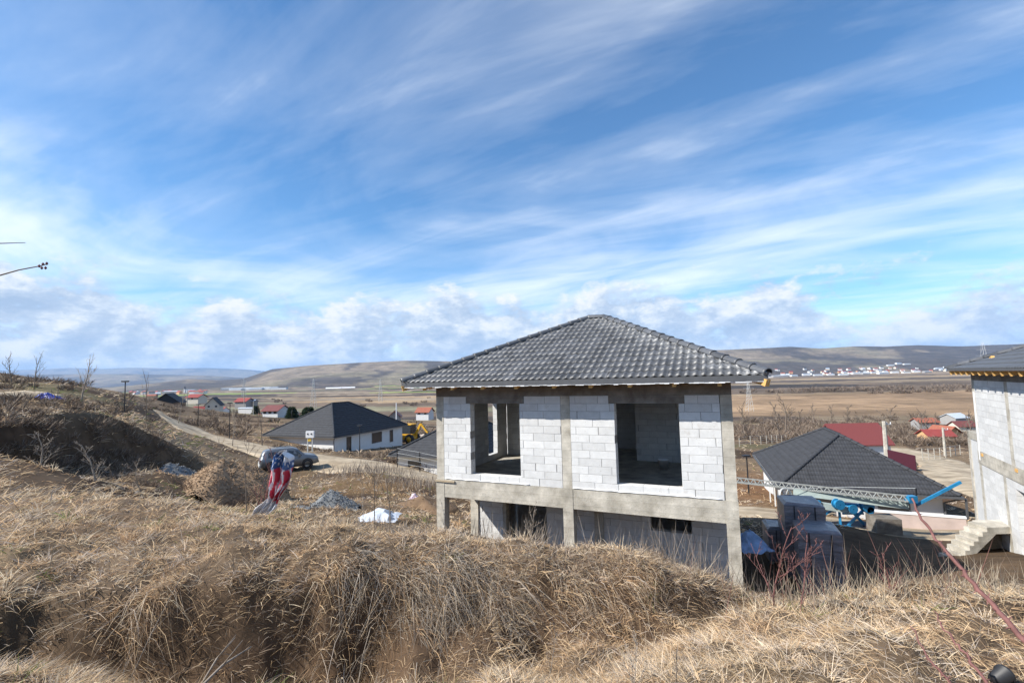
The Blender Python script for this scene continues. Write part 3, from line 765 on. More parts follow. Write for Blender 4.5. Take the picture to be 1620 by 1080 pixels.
MB().lathe([(.001, .004), (.125, .004), (.125, .0), (.155, .29), (.165, .29), (.165, .31), (.148, .31), (.12, .02), (.001, .02)], 18).build('pail', M['foam'], bk, True)
MB().tube([(-.165, 0, .28), (-.15, .1, .2), (0, .17, .15), (.15, .1, .2), (.165, 0, .28)], .004, 5).build('handle', M['steel'], bk)

def add_dust(m):
    T = NT(m.node_tree); b = [n for n in T.t.nodes if n.type == 'BSDF_PRINCIPLED'][0]
    src = b.inputs['Base Color'].links[0].from_socket
    a = T.n('ShaderNodeAttribute', attribute_name='dust', attribute_type='OBJECT')
    c = T.n('ShaderNodeTexCoord').outputs['Object']; oi = T.n('ShaderNodeObjectInfo')
    nz = T.noise(T.vmath('ADD', c, T.vmath('MULTIPLY', oi.outputs['Location'], (3, 5, 7))), 9, 5, .65)
    f = T.math('MULTIPLY', T.math('MULTIPLY', T.math('SUBTRACT', nz, .40, clamp=True), 5.0, clamp=True), a.outputs['Fac'], clamp=True)
    T.l(T.mix(f, src, (.46, .46, .45)), b.inputs['Base Color'])
add_dust(M['tile'])
def add_smudge(m):
    T = NT(m.node_tree); b = [n for n in T.t.nodes if n.type == 'BSDF_PRINCIPLED'][0]; src = b.inputs['Base Color'].links[0].from_socket
    c = T.n('ShaderNodeTexCoord').outputs['Object']; oi = T.n('ShaderNodeObjectInfo'); v = T.vmath('ADD', c, T.vmath('MULTIPLY', oi.outputs['Location'], (1.0, 1.0, 1.0)))
    f = T.ramp(T.noise(v, 4.2, 6, .7, .3), [(.58, (0, 0, 0)), (.72, (.75, .75, .75))]); f2 = T.ramp(T.noise(v, 26, 3, .6), [(.64, (0, 0, 0)), (.72, (.8, .8, .8))])
    T.l(T.mix(f2, T.mix(f, src, (.50, .48, .45)), (.40, .38, .36)), b.inputs['Base Color'])
add_smudge(M['block'])

# ================================================================== NEIGHBOUR UNDER CONSTRUCTION (right)
YD = R(31); DX, DY, DSL = 15.9, 16.5, -2.86; DZO = 3.6
dh = thing('block_house', 'white block house with timber eaves and concrete stair beside the pallets', 'house', (DX, DY, DSL - DZO), -YD)
def dk(name, mb, mat, smooth=False):
    o = mb.build(name, mat, dh, smooth); o.location = (0, 0, DZO); return o
def dloc(p):
    c, s = math.cos(YD), math.sin(YD); x, y = p[0] - DX, p[1] - DY; return (x * c - y * s, x * s + y * c, p[2] - DSL)
# the wall that faces the site runs along local -y from the far corner
for a, b in ((0, -.25), (-3.0, -3.25), (-6.2, -6.45)): dk('column', MB().box(0, .25, b, a, 0, 2.397), M['concrete'])
dk('plaster_strip', MB().box(-.02, -.002, -.24, -.13, -.3, 2.0), M['foam'])
for (a, b), sd in (((-2.997, -.253), 21), ((-6.197, -3.253), 22)):
    block_wall(dh, DZO, (.25, a), math.pi / 2, b - a, .003, 12, (), seed=sd)
    core = MB(); core_wall(core, (.25, a), math.pi / 2, b - a, .003, 2.397, ()); dk('wall_core', core, M['mortar'])
dk('floor_beam', MB().box(-.015, .25, -8.5, 0, -.42, -.003), M['concrete'])
dk('ring_beam', MB().box(0, .25, -8.5, 0, 2.4, 2.70).box(.25, 8.5, -.25, 0, 2.4, 2.70), M['concrete_dark'])
dk('side_wall', MB().box(.255, 8.5, -.25, 0, 0, 2.397).box(8.25, 8.5, -8.5, -.252, -2.9, 2.397).box(.255, 8.248, -8.5, -8.25, -2.9, 2.397), M['block'])
dk('floor_slab', MB().box(.255, 8.248, -8.248, -.255, -.2, -.005), M['concrete'])
# lower storey
for a, b in ((0, -.25), (-2.2, -2.42), (-6.2, -6.45)): dk('column', MB().box(0, .25, b, a, -2.9, -.423), M['concrete'])
lo = [(1.9 - .6, 1.9 + .35, 2, 10)]
block_wall(dh, DZO, (.25, -6.197), math.pi / 2, 3.77, -2.85, 12, [(2.3, 3.1, 2, 11)], seed=24)
block_wall(dh, DZO, (.25, -2.197), math.pi / 2, 1.94, -2.85, 12, (), seed=25)
core = MB(); core_wall(core, (.25, -6.197), math.pi / 2, 3.77, -2.85, -.425, [(2.3, 3.1, 2, 11)]); dk('wall_core', core, M['mortar'])
core = MB(); core_wall(core, (.25, -2.197), math.pi / 2, 1.94, -2.85, -.425, ()); dk('wall_core', core, M['mortar'])
dk('inner_wall', MB().box(.50, .7, -6.2, -2.3, -2.85, -.425), M['block'])
dk('lower_slab', MB().box(-.05, 8.4, -8.45, .0, -3.25, -2.853), M['concrete'])
# lower wing beyond the corner with a parapet
dk('wing_frame', MB().box(.0, .22, .86, 1.08, -3.3, .55).box(0, .22, .003, 1.08, .31, .553).box(0, .22, .003, 1.08, -3.3, -2.85), M['concrete'])
dk('wing_panel', MB().box(.03, .2, .004, .858, -2.848, .308), M['block'])
dk('wing_wall', MB().box(.222, 6, .86, 1.08, -3.3, .5), M['concrete'])
# stair and plinth
def dmb_world(poly, y0, y1): return MB().prism(poly, 'y', y0, y1).xf(Matrix.Rotation(YD, 4, 'Z') @ Matrix.Translation((-DX, -DY, -DSL)))
sx0, sz0, sx1, sz1 = 14.15, -4.78, 12.45, -6.35
steps = 12; poly = []
for i in range(steps):
    xa = sx0 + (sx1 - sx0) * i / steps; za = sz0 + (sz1 - sz0) * i / steps; xb = sx0 + (sx1 - sx0) * (i + 1) / steps
    poly += [(xa, za), (xb, za)]
poly += [(sx1, sz1), (sx1 + .05, sz1 - .14), (sx0 + .1, sz0 - .22), (sx0 + .1, sz0)]
dk('stair_flight', dmb_world(poly, 14.5, 15.1), M['concrete'])
dk('landing', dmb_world([(sx0 + .102, sz0), (16.6, sz0), (16.6, sz0 - .2), (sx0 + .102, sz0 - .2)], 14.5, 15.2), M['concrete'])
dk('stair_plinth', dmb_world([(13.15, -6.1), (14.5, -6.05), (15.3, -6.35), (15.3, -8), (13.15, -8)], 13.7, 13.88), M['plaster_cream'])
dk('stair_shade_panel', dmb_world([(sx1 + .3, sz1 - .1), (sx0 + .3, sz0 - .21), (16.2, sz0 - .21), (16.2, -7.4), (sx1 + .3, -7.4)], 15.22, 15.4), M['wood_old'])  # panel standing in for the dark of the shaded opening behind the stair
dk('membrane_panel', MB().box(-.10, -.055, -4.6, -2.9, -4.4, -3.0), material('grey_membrane', (.13, .14, .145), .8, .15, 4))
dk('membrane_panel', MB().box(-.13, -.085, -6.9, -4.7, -4.4, -3.4), M['concrete'])
for y in (-.42, -3.32): dk('bracket_board', MB().box(-.04, -.017, y - .16, y, -.13, -.04), M['wood'])
dz0, dz1 = 2.78, 1.9
dfaces, dridge = hip_faces(-.5, 9.0, -9.0, .5, dz0, dz1)
acc = ([], [])
for f in dfaces: f.joined(acc)
o = link('roof_tiles', np_mesh('roof_tiles', np.concatenate(acc[0]), np.concatenate(acc[1]), M['tile']), dh, (0, 0, DZO)); tag(o, kind='stuff')
dk('roof_deck', roof_body(MB(), -.45, 8.95, -8.95, .45, dz0, dridge, .03), M['tile_dark'])
for c in ((-.5, .5), (-.5, -9.0), (9.0, .5)): caps(dh, DZO, (c[0], c[1], dz0), dridge[0] if c[0] < 0 else dridge[1], M['tile'])
for y in np.arange(.35, -8.5, -.62): dk('rafter', MB().bar((-.46, y, dz0 - .13), (1.2, y, dz0 + .35), .085, .13), M['wood'])
for x in np.arange(.3, 8.5, .75): dk('rafter', MB().bar((x, .46, dz0 - .13), (x, -1.2, dz0 + .35), .085, .13), M['wood'])
dk('drip_edge', MB().box(-.51, -.49, -8.97, .49, dz0 - .05, dz0 + .01).box(-.488, 8.97, .49, .51, dz0 - .05, dz0 + .01), M['metal_grey'])
dk('soffit_boards', MB().box(-.44, 8.9, -8.9, .44, dz0 - .05, dz0 - .035), M['wood'])

# ================================================================== FINISHED BUNGALOWS
def bungalow(name, label, org, yaw, w, d, ze, rise, wh, wallmat, windows, tile=.30, amp=.03, gauge=.35, n=6):
    """hipped roof, eave corner (near left) at org; local x along the near eave, y away"""
    root = thing(name, label, 'house', (org[0], org[1], ze - wh), -yaw)
    def k(nm, mb, m, sm=False): return mb.build(nm, m, root, sm)
    z = wh; i = .55
    k('wall', MB().box(i, w - i, i, d - i, -1.2, z - .02), wallmat)
    fs, rd = hip_faces(0, w, 0, d, z, rise)
    acc = ([], [])
    for f in fs: f.joined(acc, tile, gauge, n, amp, .016)
    o = link('roof_tiles', np_mesh('roof_tiles', np.concatenate(acc[0]), np.concatenate(acc[1]), M['tile_dark']), root); tag(o, kind='stuff')
    k('roof_deck', roof_body(MB(), .04, w - .04, .04, d - .04, z, rd, .03), M['tile_dark'])
    cp = MB()
    for c, e in (((0, 0), 0), ((w, 0), 0 if d > w else 1), ((0, d), 1 if d > w else 0), ((w, d), 1)): caps(root, 0, (c[0], c[1], z), rd[e], M['tile_dark'], joined=cp)
    if (rd[1] - rd[0]).length > .1: caps(root, 0, rd[0], rd[1], M['tile_dark'], joined=cp)
    tag(k('hip_caps', cp, M['tile_dark'], True), kind='stuff')
    k('gutter', MB().box(-.1, w + .1, -.1, 0, z - .13, z - .02).box(-.1, 0, .002, d, z - .13, z - .02).box(w, w + .1, .002, d, z - .13, z - .02), M['metal_grey'])
    k('soffit', MB().box(.01, w - .01, .01, d - .01, z - .10, z - .035), M['render'])
    k('downpipe', MB().tube([(w + .02, .02, z - .12), (w - i + .05, i - .06, z - .45), (w - i + .05, i - .06, -.9)], .05, 8), M['metal_grey'])
    for side, s, zz, ww, hh in windows:
        p = {'f': (s, i, 1, 0), 'r': (w - i, s, 0, 1), 'l': (i, s, 0, 1)}[side]
        sg = {'f': (0, -1), 'r': (1, 0), 'l': (-1, 0)}[side]
        def slab(a0, a1, z0, z1, t0, t1):
            if side == 'f': return (a0, a1, i - t1, i - t0, z0, z1)
            if side == 'r': return (w - i + t0, w - i + t1, a0, a1, z0, z1)
            return (i - t1, i - t0, a0, a1, z0, z1)
        fr = MB().box(*slab(s, s + .07, zz, zz + hh, .003, .05)).box(*slab(s + ww - .07, s + ww, zz, zz + hh, .003, .05)).box(*slab(s + .07, s + ww - .07, zz, zz + .07, .003, .05)).box(*slab(s + .07, s + ww - .07, zz + hh - .07, zz + hh, .003, .05))
        wn = k('window', fr, M['metal_grey']); MB().box(*slab(s + .072, s + ww - .072, zz + .072, zz + hh - .072, .006, .02)).build('pane', M['glass'], wn)
    return root
hC = bungalow('bungalow', 'bungalow with plain dark hipped roof behind the folded crane', (14.8, 27.3), R(21.0), 8.15, 11.7, -6.5, 2.5, 2.6, M['render'],
     [('l', 2.0, .3, 1.0, 2.0), ('l', 4.2, .3, 1.6, 2.0), ('f', 1.2, .7, 1.6, 1.3), ('f', 4.8, .7, 1.4, 1.3)])
MB().box(-.0, .06, 1.5, 1.56, -.8, 2.46).build('porch_post', M['render'], hC); MB().box(0, .06, 3.6, 3.66, -.8, 2.46).build('porch_post', M['render'], hC)
MB().box(8.3, 8.38, -.02, .06, -1.2, 2.5).build('porch_post', M['metal_grey'], hC)
hA = bungalow('bungalow', 'long white bungalow with dark hipped roof beside the meter box', (-30.8, 58.5), R(22.2), 11.2, 14.3, -6.2, 3.5, 2.7, M['render'],
     [('r', 2.6, .7, .8, 1.7), ('r', 7.2, 1.0, 2.0, 1.35), ('r', 10.9, .7, .7, 1.6)], tile=.5, amp=.02, gauge=.42, n=4)
hB = bungalow('bungalow', 'bungalow with ribbed dark hipped roof behind the wire fence', (-10.3, 39.2), R(21), 9.2, 10.5, -6.0, 2.7, 2.6, M['render'], [('f', 1.5, .8, 1.2, 1.3)], tile=.5, amp=.02, gauge=.33, n=4)

# plinth wall in front of the bungalow, maroon fence behind it
def wall_between(name, label, cat, a, b, h, th, mat, cap=None, below=.8):
    a, b = Vector(a), Vector(b); d = (b - a); L = math.hypot(d.x, d.y); root = thing(name, label, cat, a, math.atan2(d.y, d.x))
    sl = (b.z - a.z) / L
    MB().prism([(0, -below), (L, b.z - a.z - below), (L, b.z - a.z + h), (0, h)], 'y', -th / 2, th / 2).build('wall', mat, root)
    if cap: MB().prism([(-.02, h + .003), (L + .02, b.z - a.z + h + .003), (L + .02, b.z - a.z + h + .06), (-.02, h + .06)], 'y', -th / 2 - .03, th / 2 + .03).build('coping', cap, root)
    return root
a, b = at(1384, 829, 23.6), at(1530, 842, 21.6)
wall_between('plinth_wall', 'low pinkish concrete garden wall in front of the dark-roofed bungalow', 'wall', a, b, .62, .25, material('pinkish_concrete', (.42, .34, .31), .9, .12, 2, .2), M['render'])
a, b = at(1402, 722, 52), at(1449, 733, 49)
wall_between('sheet_fence', 'maroon sheet metal fence below the red-roofed house', 'fence', a, b, .8, .06, material('maroon_sheet', (.055, .008, .018), .6, .1, 4))

# ================================================================== SMALLER AND FARTHER HOUSES
PALW = {'white': M['render'], 'cream': M['plaster_cream'], 'orange': M['plaster_orange'], 'grey': material('grey_render', (.30, .29, .28), .9, .08, 1), 'dark': M['tile_dark']}
PALR = {'red': M['red_roof'], 'orange': M['orange_roof'], 'dark': M['tile_dark'], 'bright': material('bright_red_roof', (.26, .05, .042), .7, .12, 1), 'blue': material('blue_grey_sheet', (.28, .34, .42), .5, .1, 1), 'pale': material('pale_sheet_roof', (.52, .56, .60), .4, .08, 1), 'maroon': material('maroon_tile', (.16, .05, .045), .7, .15, 1)}
def cottage(name, label, px, py, Y, w, d, h, rise, yaw, wall, roof, gable_front=False, wins=2, group=None, ov=.4, z=None, parts=True):
    """pitched-roof house; px, py is the middle of its near base"""
    p = at(px, py, Y); z0 = p[2] if z is None else z
    root = thing(name, label, 'house', (p[0], p[1], z0), yaw, group)
    wl = MB()
    if gable_front: wl.prism([(-w / 2, -1.5), (w / 2, -1.5), (w / 2, h), (0, h + rise), (-w / 2, h)], 'y', 0, d)
    else: wl.prism([(0, -1.5), (d, -1.5), (d, h), (d / 2, h + rise), (0, h)], 'x', -w / 2, w / 2)
    wl.build('wall', PALW[wall], root); t = .14
    if gable_front:
        s = rise / (w / 2); q = [(-w / 2 - ov, h - ov * s + .02), (0, h + rise + .02), (w / 2 + ov, h - ov * s + .02), (w / 2 + ov, h - ov * s + t), (0, h + rise + t + .04), (-w / 2 - ov, h - ov * s + t)]
        MB().prism(q, 'y', -ov, d + ov).build('roof', PALR[roof], root)
    else:
        s = rise / (d / 2); q = [(-ov, h - ov * s + .02), (d / 2, h + rise + .02), (d + ov, h - ov * s + .02), (d + ov, h - ov * s + t), (d / 2, h + rise + t + .04), (-ov, h - ov * s + t)]
        MB().prism(q, 'x', -w / 2 - ov, w / 2 + ov).build('roof', PALR[roof], root)
    for k in range(wins):
        x = -w / 2 + w * (k + .5) / wins; f = MB().box(x - w * .09, x + w * .09, -.05, -.004, h * .3, h * .85).build('window', M['render'] if wall != 'white' else M['metal_grey'], root)
        MB().box(x - w * .075, x + w * .075, -.07, -.052, h * .34, h * .81).build('pane', M['glass'], f)
    return root
e = cottage('house', 'white house with long plain red metal roof behind the dark-roofed bungalow', 1371, 723, 60, 5.9, 5, 1.7, 2.1, R(-4), 'white', 'red', False, 0, ov=.35)
cottage('house', 'low orange house with red roof beside the lower road', 1491, 700, 100, 4.6, 4, 1.4, 1.0, R(-12), 'orange', 'bright', False, 1)
cottage('house', 'small orange house with tiled roof and dormer window', 1510, 693, 108, 3.6, 4, 1.3, 1.2, R(12), 'orange', 'orange', True, 1)
cottage('shed', 'old shed with faded pink tiled roof among bare trees', 1470, 672, 150, 5.5, 4, .9, 1.0, R(-8), 'grey', 'orange', False, 0)
cottage('shed', 'shed with shiny pale sheet roof above the tiled cottage', 1522, 665, 170, 6, 5, 1.0, 1.3, R(14), 'grey', 'pale', False, 0)
cottage('cottage', 'cottage with weathered brown tiles under the shiny sheet roof', 1532, 680, 140, 5, 4, 1.1, 1.2, R(-6), 'cream', 'maroon', False, 1)
cottage('house', 'dark timber-roofed house frame with pale rafter lines on the grassy slope', 262, 640, 128, 6.0, 8, .6, 2.3, R(24), 'dark', 'dark', True, 0)
cottage('house', 'low house with long bright red roof behind the sloping meadow', 304, 633, 195, 5.2, 5, 1.2, 1.1, R(-6), 'cream', 'bright', False, 1)
cottage('house', 'white gabled house with steep dark roof in the village', 336, 646, 172, 4.6, 6, 1.3, 2.5, R(20), 'cream', 'dark', True, 2)
cottage('barn', 'grey barn with bright red roof next to a blue-grey shed', 380, 640, 195, 5.0, 5, 1.3, 1.2, R(-8), 'grey', 'bright', False, 0)
cottage('shed', 'blue-grey shed beside the red-roofed barn', 396, 640, 198, 2.6, 3, 1.4, .5, R(-8), 'grey', 'blue', False, 0)
cottage('villa', 'white villa with maroon tiled roof and arched porch', 427, 656, 128, 4.6, 5, 1.1, 1.2, R(-10), 'white', 'maroon', False, 3)
cottage('cabin', 'dark red cabin beside a white pole', 624, 664, 118, 2.6, 4, .9, 1.2, R(10), 'grey', 'red', True, 0)
cottage('house', 'white house with red tiled roof near the valley fields', 668, 657, 150, 4.2, 4, 1.1, 1.2, R(-14), 'white', 'orange', False, 2)
cottage('hall', 'long pale garden wall building below the red-roofed barn', 389, 652, 150, 5.2, 1.0, 1.2, .15, R(-6), 'white', 'pale', False, 0, ov=.1)

# far towns: every building its own object; meshes shared between alike ones
_FM = {}
def far_building(kind, X, Y, yaw, sc, label, group, cat='house'):
    w, d, h, rise, wm, rm = kind
    if kind not in _FM:
        q = [(-.4, h - .3), (d / 2, h + rise), (d + .4, h - .3), (d + .4, h), (d / 2, h + rise + .4), (-.4, h)]
        _FM[kind] = (MB().prism([(0, -3), (d, -3), (d, h), (d / 2, h + rise), (0, h)], 'x', -w / 2, w / 2).mesh('wall', PALW[wm]), MB().prism(q, 'x', -w / 2 - .4, w / 2 + .4).mesh('roof', PALR[rm]))
    z = hz1(X, Y); root = thing('far_house' if cat == 'house' else 'far_hall', label, cat, (X, Y, z), yaw, group); root.scale = (sc, sc, sc)
    link('wall', _FM[kind][0], root); link('roof', _FM[kind][1], root)
HS = [(13, 10, 6, 3.4, 'white', 'bright'), (14, 10, 6, 3.2, 'white', 'orange'), (12, 10, 6, 3.5, 'cream', 'orange'), (13, 10, 7, 3, 'white', 'dark'), (14, 11, 6, 3, 'white', 'pale'), (12, 9, 6, 4, 'orange', 'bright'), (13, 10, 6, 3, 'cream', 'blue')]
HALL = [(42, 18, 9, 2, 'white', 'pale'), (55, 20, 8, 2, 'white', 'pale'), (34, 16, 10, 1.5, 'white', 'blue'), (48, 20, 9, 1.5, 'grey', 'pale'), (38, 18, 9, 2, 'white', 'dark')]
RN = {'bright': 'bright red', 'orange': 'orange', 'dark': 'dark', 'pale': 'pale', 'blue': 'blue-grey'}; LN = ['long', 'longest', 'short', 'low', 'medium-length']
rr = random.Random(5)
def far_px(px, Y): return at(px, 600, Y)[0]
for i in range(64):
    px = rr.uniform(1186, 1520); Y = rr.choice((rr.uniform(2400, 2560), rr.uniform(2450, 2700))); hk_ = HS[rr.randrange(len(HS))]
    far_building(hk_, far_px(px, Y), Y, rr.uniform(-.5, .5), rr.uniform(.9, 1.4), f'tiny {hk_[4]} house with {RN[hk_[5]]} roof in the far town across the valley', 'houses of the far town across the valley')
for px, Y, k in ((1205,2330,0),(1222,2250,4),(1240,2300,3),(1258,2330,0),(1277,2400,2),(1296,2360,1),(1316,2380,0),(1336,2340,1),(1357,2420,0),(1372,2380,3),(1384,2450,2),(1400,2380,1),(1418,2430,0),(1436,2400,4),(1452,2440,2),(1470,2400,3),(1412,2800,1),(1425,2850,2),(1438,2820,1),(1490,2600,1),(1502,2650,0),(1218,2150,4),(1232,2120,3)):
    far_building(HALL[k], far_px(px, Y), Y, rr.uniform(-.15, .15), rr.uniform(.7, 1.0), f'{HALL[k][0]} metre long {HALL[k][4]} hall with {RN[HALL[k][5]]} roof at the far town edge'.replace(f'{HALL[k][0]} metre long', LN[k]), 'warehouse halls of the far town', 'hall')
for i in range(34):
    px = rr.uniform(205, 350); Y = rr.uniform(1500, 2300); hk_ = HS[rr.randrange(len(HS))]
    far_building(hk_, far_px(px, Y), Y, rr.uniform(-.5, .5), rr.uniform(.9, 1.3), f'tiny {hk_[4]} house with {RN[hk_[5]]} roof in the far village below the low reddish hill', 'houses of the far village')
for px, Y, k in ((358,2350,3),(372,2330,1),(388,2350,0),(404,2340,1),(420,2360,0),(434,2300,2),(446,2280,4),(270,1700,3),(300,2000,2)):
    far_building(HALL[k], far_px(px, Y), Y, rr.uniform(-.08, .08), 1.1, f'{LN[k]} {HALL[k][4]} factory hall with {RN[HALL[k][5]]} roof at the foot of the dark hill', 'factory halls at the hill foot', 'hall')
for i in range(22):
    px = rr.uniform(225, 470); Y = rr.uniform(215, 420); hk_ = HS[rr.randrange(len(HS))]
    far_building(hk_, far_px(px, Y), Y, rr.uniform(-.6, .6), rr.uniform(.34, .5), f'small {hk_[4]} cottage with {RN[hk_[5]]} roof among the village trees beyond the track', 'cottages of the village beyond the track')
for px, Y in ((528, 2150), (550, 2200)):
    X = far_px(px, Y); t = thing('greenhouse', 'long white plastic greenhouse tunnel in the far fields', 'greenhouse', (X, Y, hz1(X, Y)), R(6), 'greenhouse tunnels in the far fields')
    prof = [(6 * math.cos(a), 5.5 * math.sin(a)) for a in np.linspace(0, math.pi, 9)]; MB().prism(prof, 'x', -34, 34).build('cover', M['foam'], t)
    MB().box(33.9, 34.6, -2, 2, -1, 4).build('door', M['steel'], t)
X = far_px(239, 900); t = thing('brick_building', 'orange brick building at the near edge of the far village', 'building', (X, 900, hz1(X, 900)), .2)
MB().box(-8, 8, 0, 10, -2, 7).build('wall', M['plaster_orange'], t); MB().prism([(-.5, 7), (5, 10), (10.5, 7)], 'x', -8.5, 8.5).build('roof', M['orange_roof'], t)
X = far_px(293, 1900); t = thing('church_tower', 'slim white tower rising from the far village', 'tower', (X, 1900, hz1(X, 1900)))
MB().box(-3, 3, -3, 3, -2, 16).build('shaft', M['render'], t); MB().lathe([(4.4, 16), (.1, 30)], 4).build('spire', M['tile_dark'], t)

# ================================================================== PARKED CAR
def make_car(loc, yaw):
    root = thing('parked_car', 'grey estate car parked on the ochre earth beside the dirt road', 'car', loc, yaw)
    paint = material('bronze_grey_paint', (.17, .185, .205), .28, .06, 2, 0, metal=.5, spec=.6)
    S = [(0.00,.80,.48,.98,1.00,.68),(0.06,.90,.40,1.02,1.08,.72),(0.30,.94,.34,1.06,1.60,.69),(0.62,.95,.32,1.07,1.68,.67),(1.6,.96,.30,1.05,1.72,.67),(2.6,.96,.30,1.05,1.70,.67),
         (2.95,.96,.30,1.05,1.58,.68),(3.52,.95,.30,1.06,1.12,.74),(3.95,.94,.32,1.03,1.07,.74),(4.38,.90,.36,.95,.99,.70),(4.56,.80,.42,.82,.86,.62),(4.62,.68,.47,.72,.75,.52)]
    def ring(s):
        x, hw, zb, ze, zr, ht = s
        h = [(hw * .82, zb), (hw * .985, zb + .10), (hw, (zb + ze) / 2), (hw * .985, ze - .05), (hw * .95, ze), (ht + (hw * .95 - ht) * .25, ze + (zr - ze) * .80), (ht, ze + (zr - ze) * .95), (ht * .6, zr)]
        return [(x, y, z) for y, z in h] + [(x, -y, z) for y, z in reversed(h)]
    V = []; F = []
    for s in S: V += ring(s)
    m = 16
    for i in range(len(S) - 1):
        for k in range(m): F.append((i * m + k, i * m + (k + 1) % m, (i + 1) * m + (k + 1) % m, (i + 1) * m + k))
    F += [tuple(range(m)), tuple(range(len(S) * m - 1, (len(S) - 1) * m - 1, -1))]
    b = MB().add(V, F).build('body', paint, root, True)
    xs = np.array([s[0] for s in S]); A = np.array(S)
    def val(x, i): return float(np.interp(x, xs, A[:, i]))
    def side(x, t, s, off=.012):
        hw, ze, zr, ht = val(x, 1), val(x, 3), val(x, 4), val(x, 5)
        a = (hw * .95, ze); c = (ht + (hw * .95 - ht) * .25, ze + (zr - ze) * .80)
        return (x, s * (a[0] + (c[0] - a[0]) * t + off), a[1] + (c[1] - a[1]) * t)
    for s in (-1, 1):
        for x0_, x1_, y0_, y1_ in ((.60, 1.22, .66, 1.22), (1.28, 2.10, 1.28, 2.10), (2.16, 3.28, 2.16, 2.92)):
            q = [side(x0_, .10, s), side(x1_, .10, s), side(y1_, .93, s), side(y0_, .93, s)]
            MB().add(q, [(0, 1, 2, 3)] if s < 0 else [(3, 2, 1, 0)]).build('side_window', M['glass'], root)
        for x0_ in (1.25, 2.13, 3.1):
            MB().bar((x0_, s * (val(x0_, 1) + .002), .42), (x0_, s * (val(x0_, 1) * .96 + .006), val(x0_, 3)), .012).build('door_seam', M['black'], root)
        for x0_ in (1.45, 2.3): MB().box(x0_, x0_ + .2, s * .965 - .02, s * .965 + .02, .9, .935).build('door_handle', M['steel'], root)
        MB().box(2.95, 3.12, s * 1.08 - .1, s * 1.08 + .1, 1.02, 1.2).build('mirror', paint, root)
        MB().box(.0, .09, s * .72 - .14, s * .72 + .14, .82, 1.02).build('tail_light', material('red_lamp', (.35, .02, .02), .2, .05, 4) if s < 0 else bpy.data.materials['red_lamp'], root)
        MB().box(4.36, 4.56, s * .66 - .14, s * .66 + .14, .68, .82).build('headlight', M['foam'], root)
        MB().box(.5, 3.3, s * .9 - .06, s * .9 + .06, .26, .38).build('sill', M['black'], root)
        for x0_ in (.86, 3.68):
            w = link('wheel', MB().lathe([(.05, -.12), (.24, -.12), (.25, -.125), (.36, -.11), (.375, -.06), (.375, .06), (.36, .11), (.25, .125)], 24).xf(Matrix.Rotation(R(90), 4, 'X')).mesh('wheel', M['black'], True), root, (x0_, s * .86, .375))
            MB().lathe([(.01, .135), (.06, .135), (.07, .115), (.21, .105), (.235, .128), (.245, .128)], 24).xf(Matrix.Rotation(R(-90 * -s), 4, 'X')).build('rim', M['steel'], w, True)
            arch = MB().lathe([(.375, .0), (.455, .0), (.455, .03), (.375, .03)], 24).xf(Matrix.Rotation(R(90), 4, 'X')); o = arch.build('wheel_arch', M['black'], root); o.location = (x0_, s * .965 + .015, .40)
    MB().add([(.10, -.60, 1.12), (.10, .60, 1.12), (.345, .55, 1.50), (.345, -.55, 1.50)], [(3, 2, 1, 0)]).xf(Matrix.Translation((-.035, 0, .02))).build('rear_window', M['glass'], root)
    MB().add([(3.50, -.66, 1.14), (3.50, .66, 1.14), (2.99, .60, 1.56), (2.99, -.60, 1.56)], [(0, 1, 2, 3)]).xf(Matrix.Translation((.03, 0, .03))).build('windscreen', M['glass'], root)
    MB().box(-.06, .12, -.86, .86, .42, .62).build('rear_bumper', M['steel'], root); MB().box(4.5, 4.66, -.66, .66, .40, .56).build('front_bumper', M['black'], root)
    MB().box(-.075, -.062, -.26, .26, .66, .77).xf(Matrix.Translation((.03, 0, .05))).build('number_plate', M['foam'], root)
    for s in (-1, 1): MB().bar((.8, s * .60, 1.735), (2.5, s * .60, 1.735), .04, .04).build('roof_rail', M['steel'], root)
c = at(410, 741, 35.6); h0 = np.array([.86, .51]); c2 = c[:2]
make_car((c[0], c[1], hz1(c[0] + 1.6, c[1] + 1.0) + .0), math.atan2(h0[1], h0[0])); bpy.data.objects['parked_car'].scale = (.87, .87, .96)

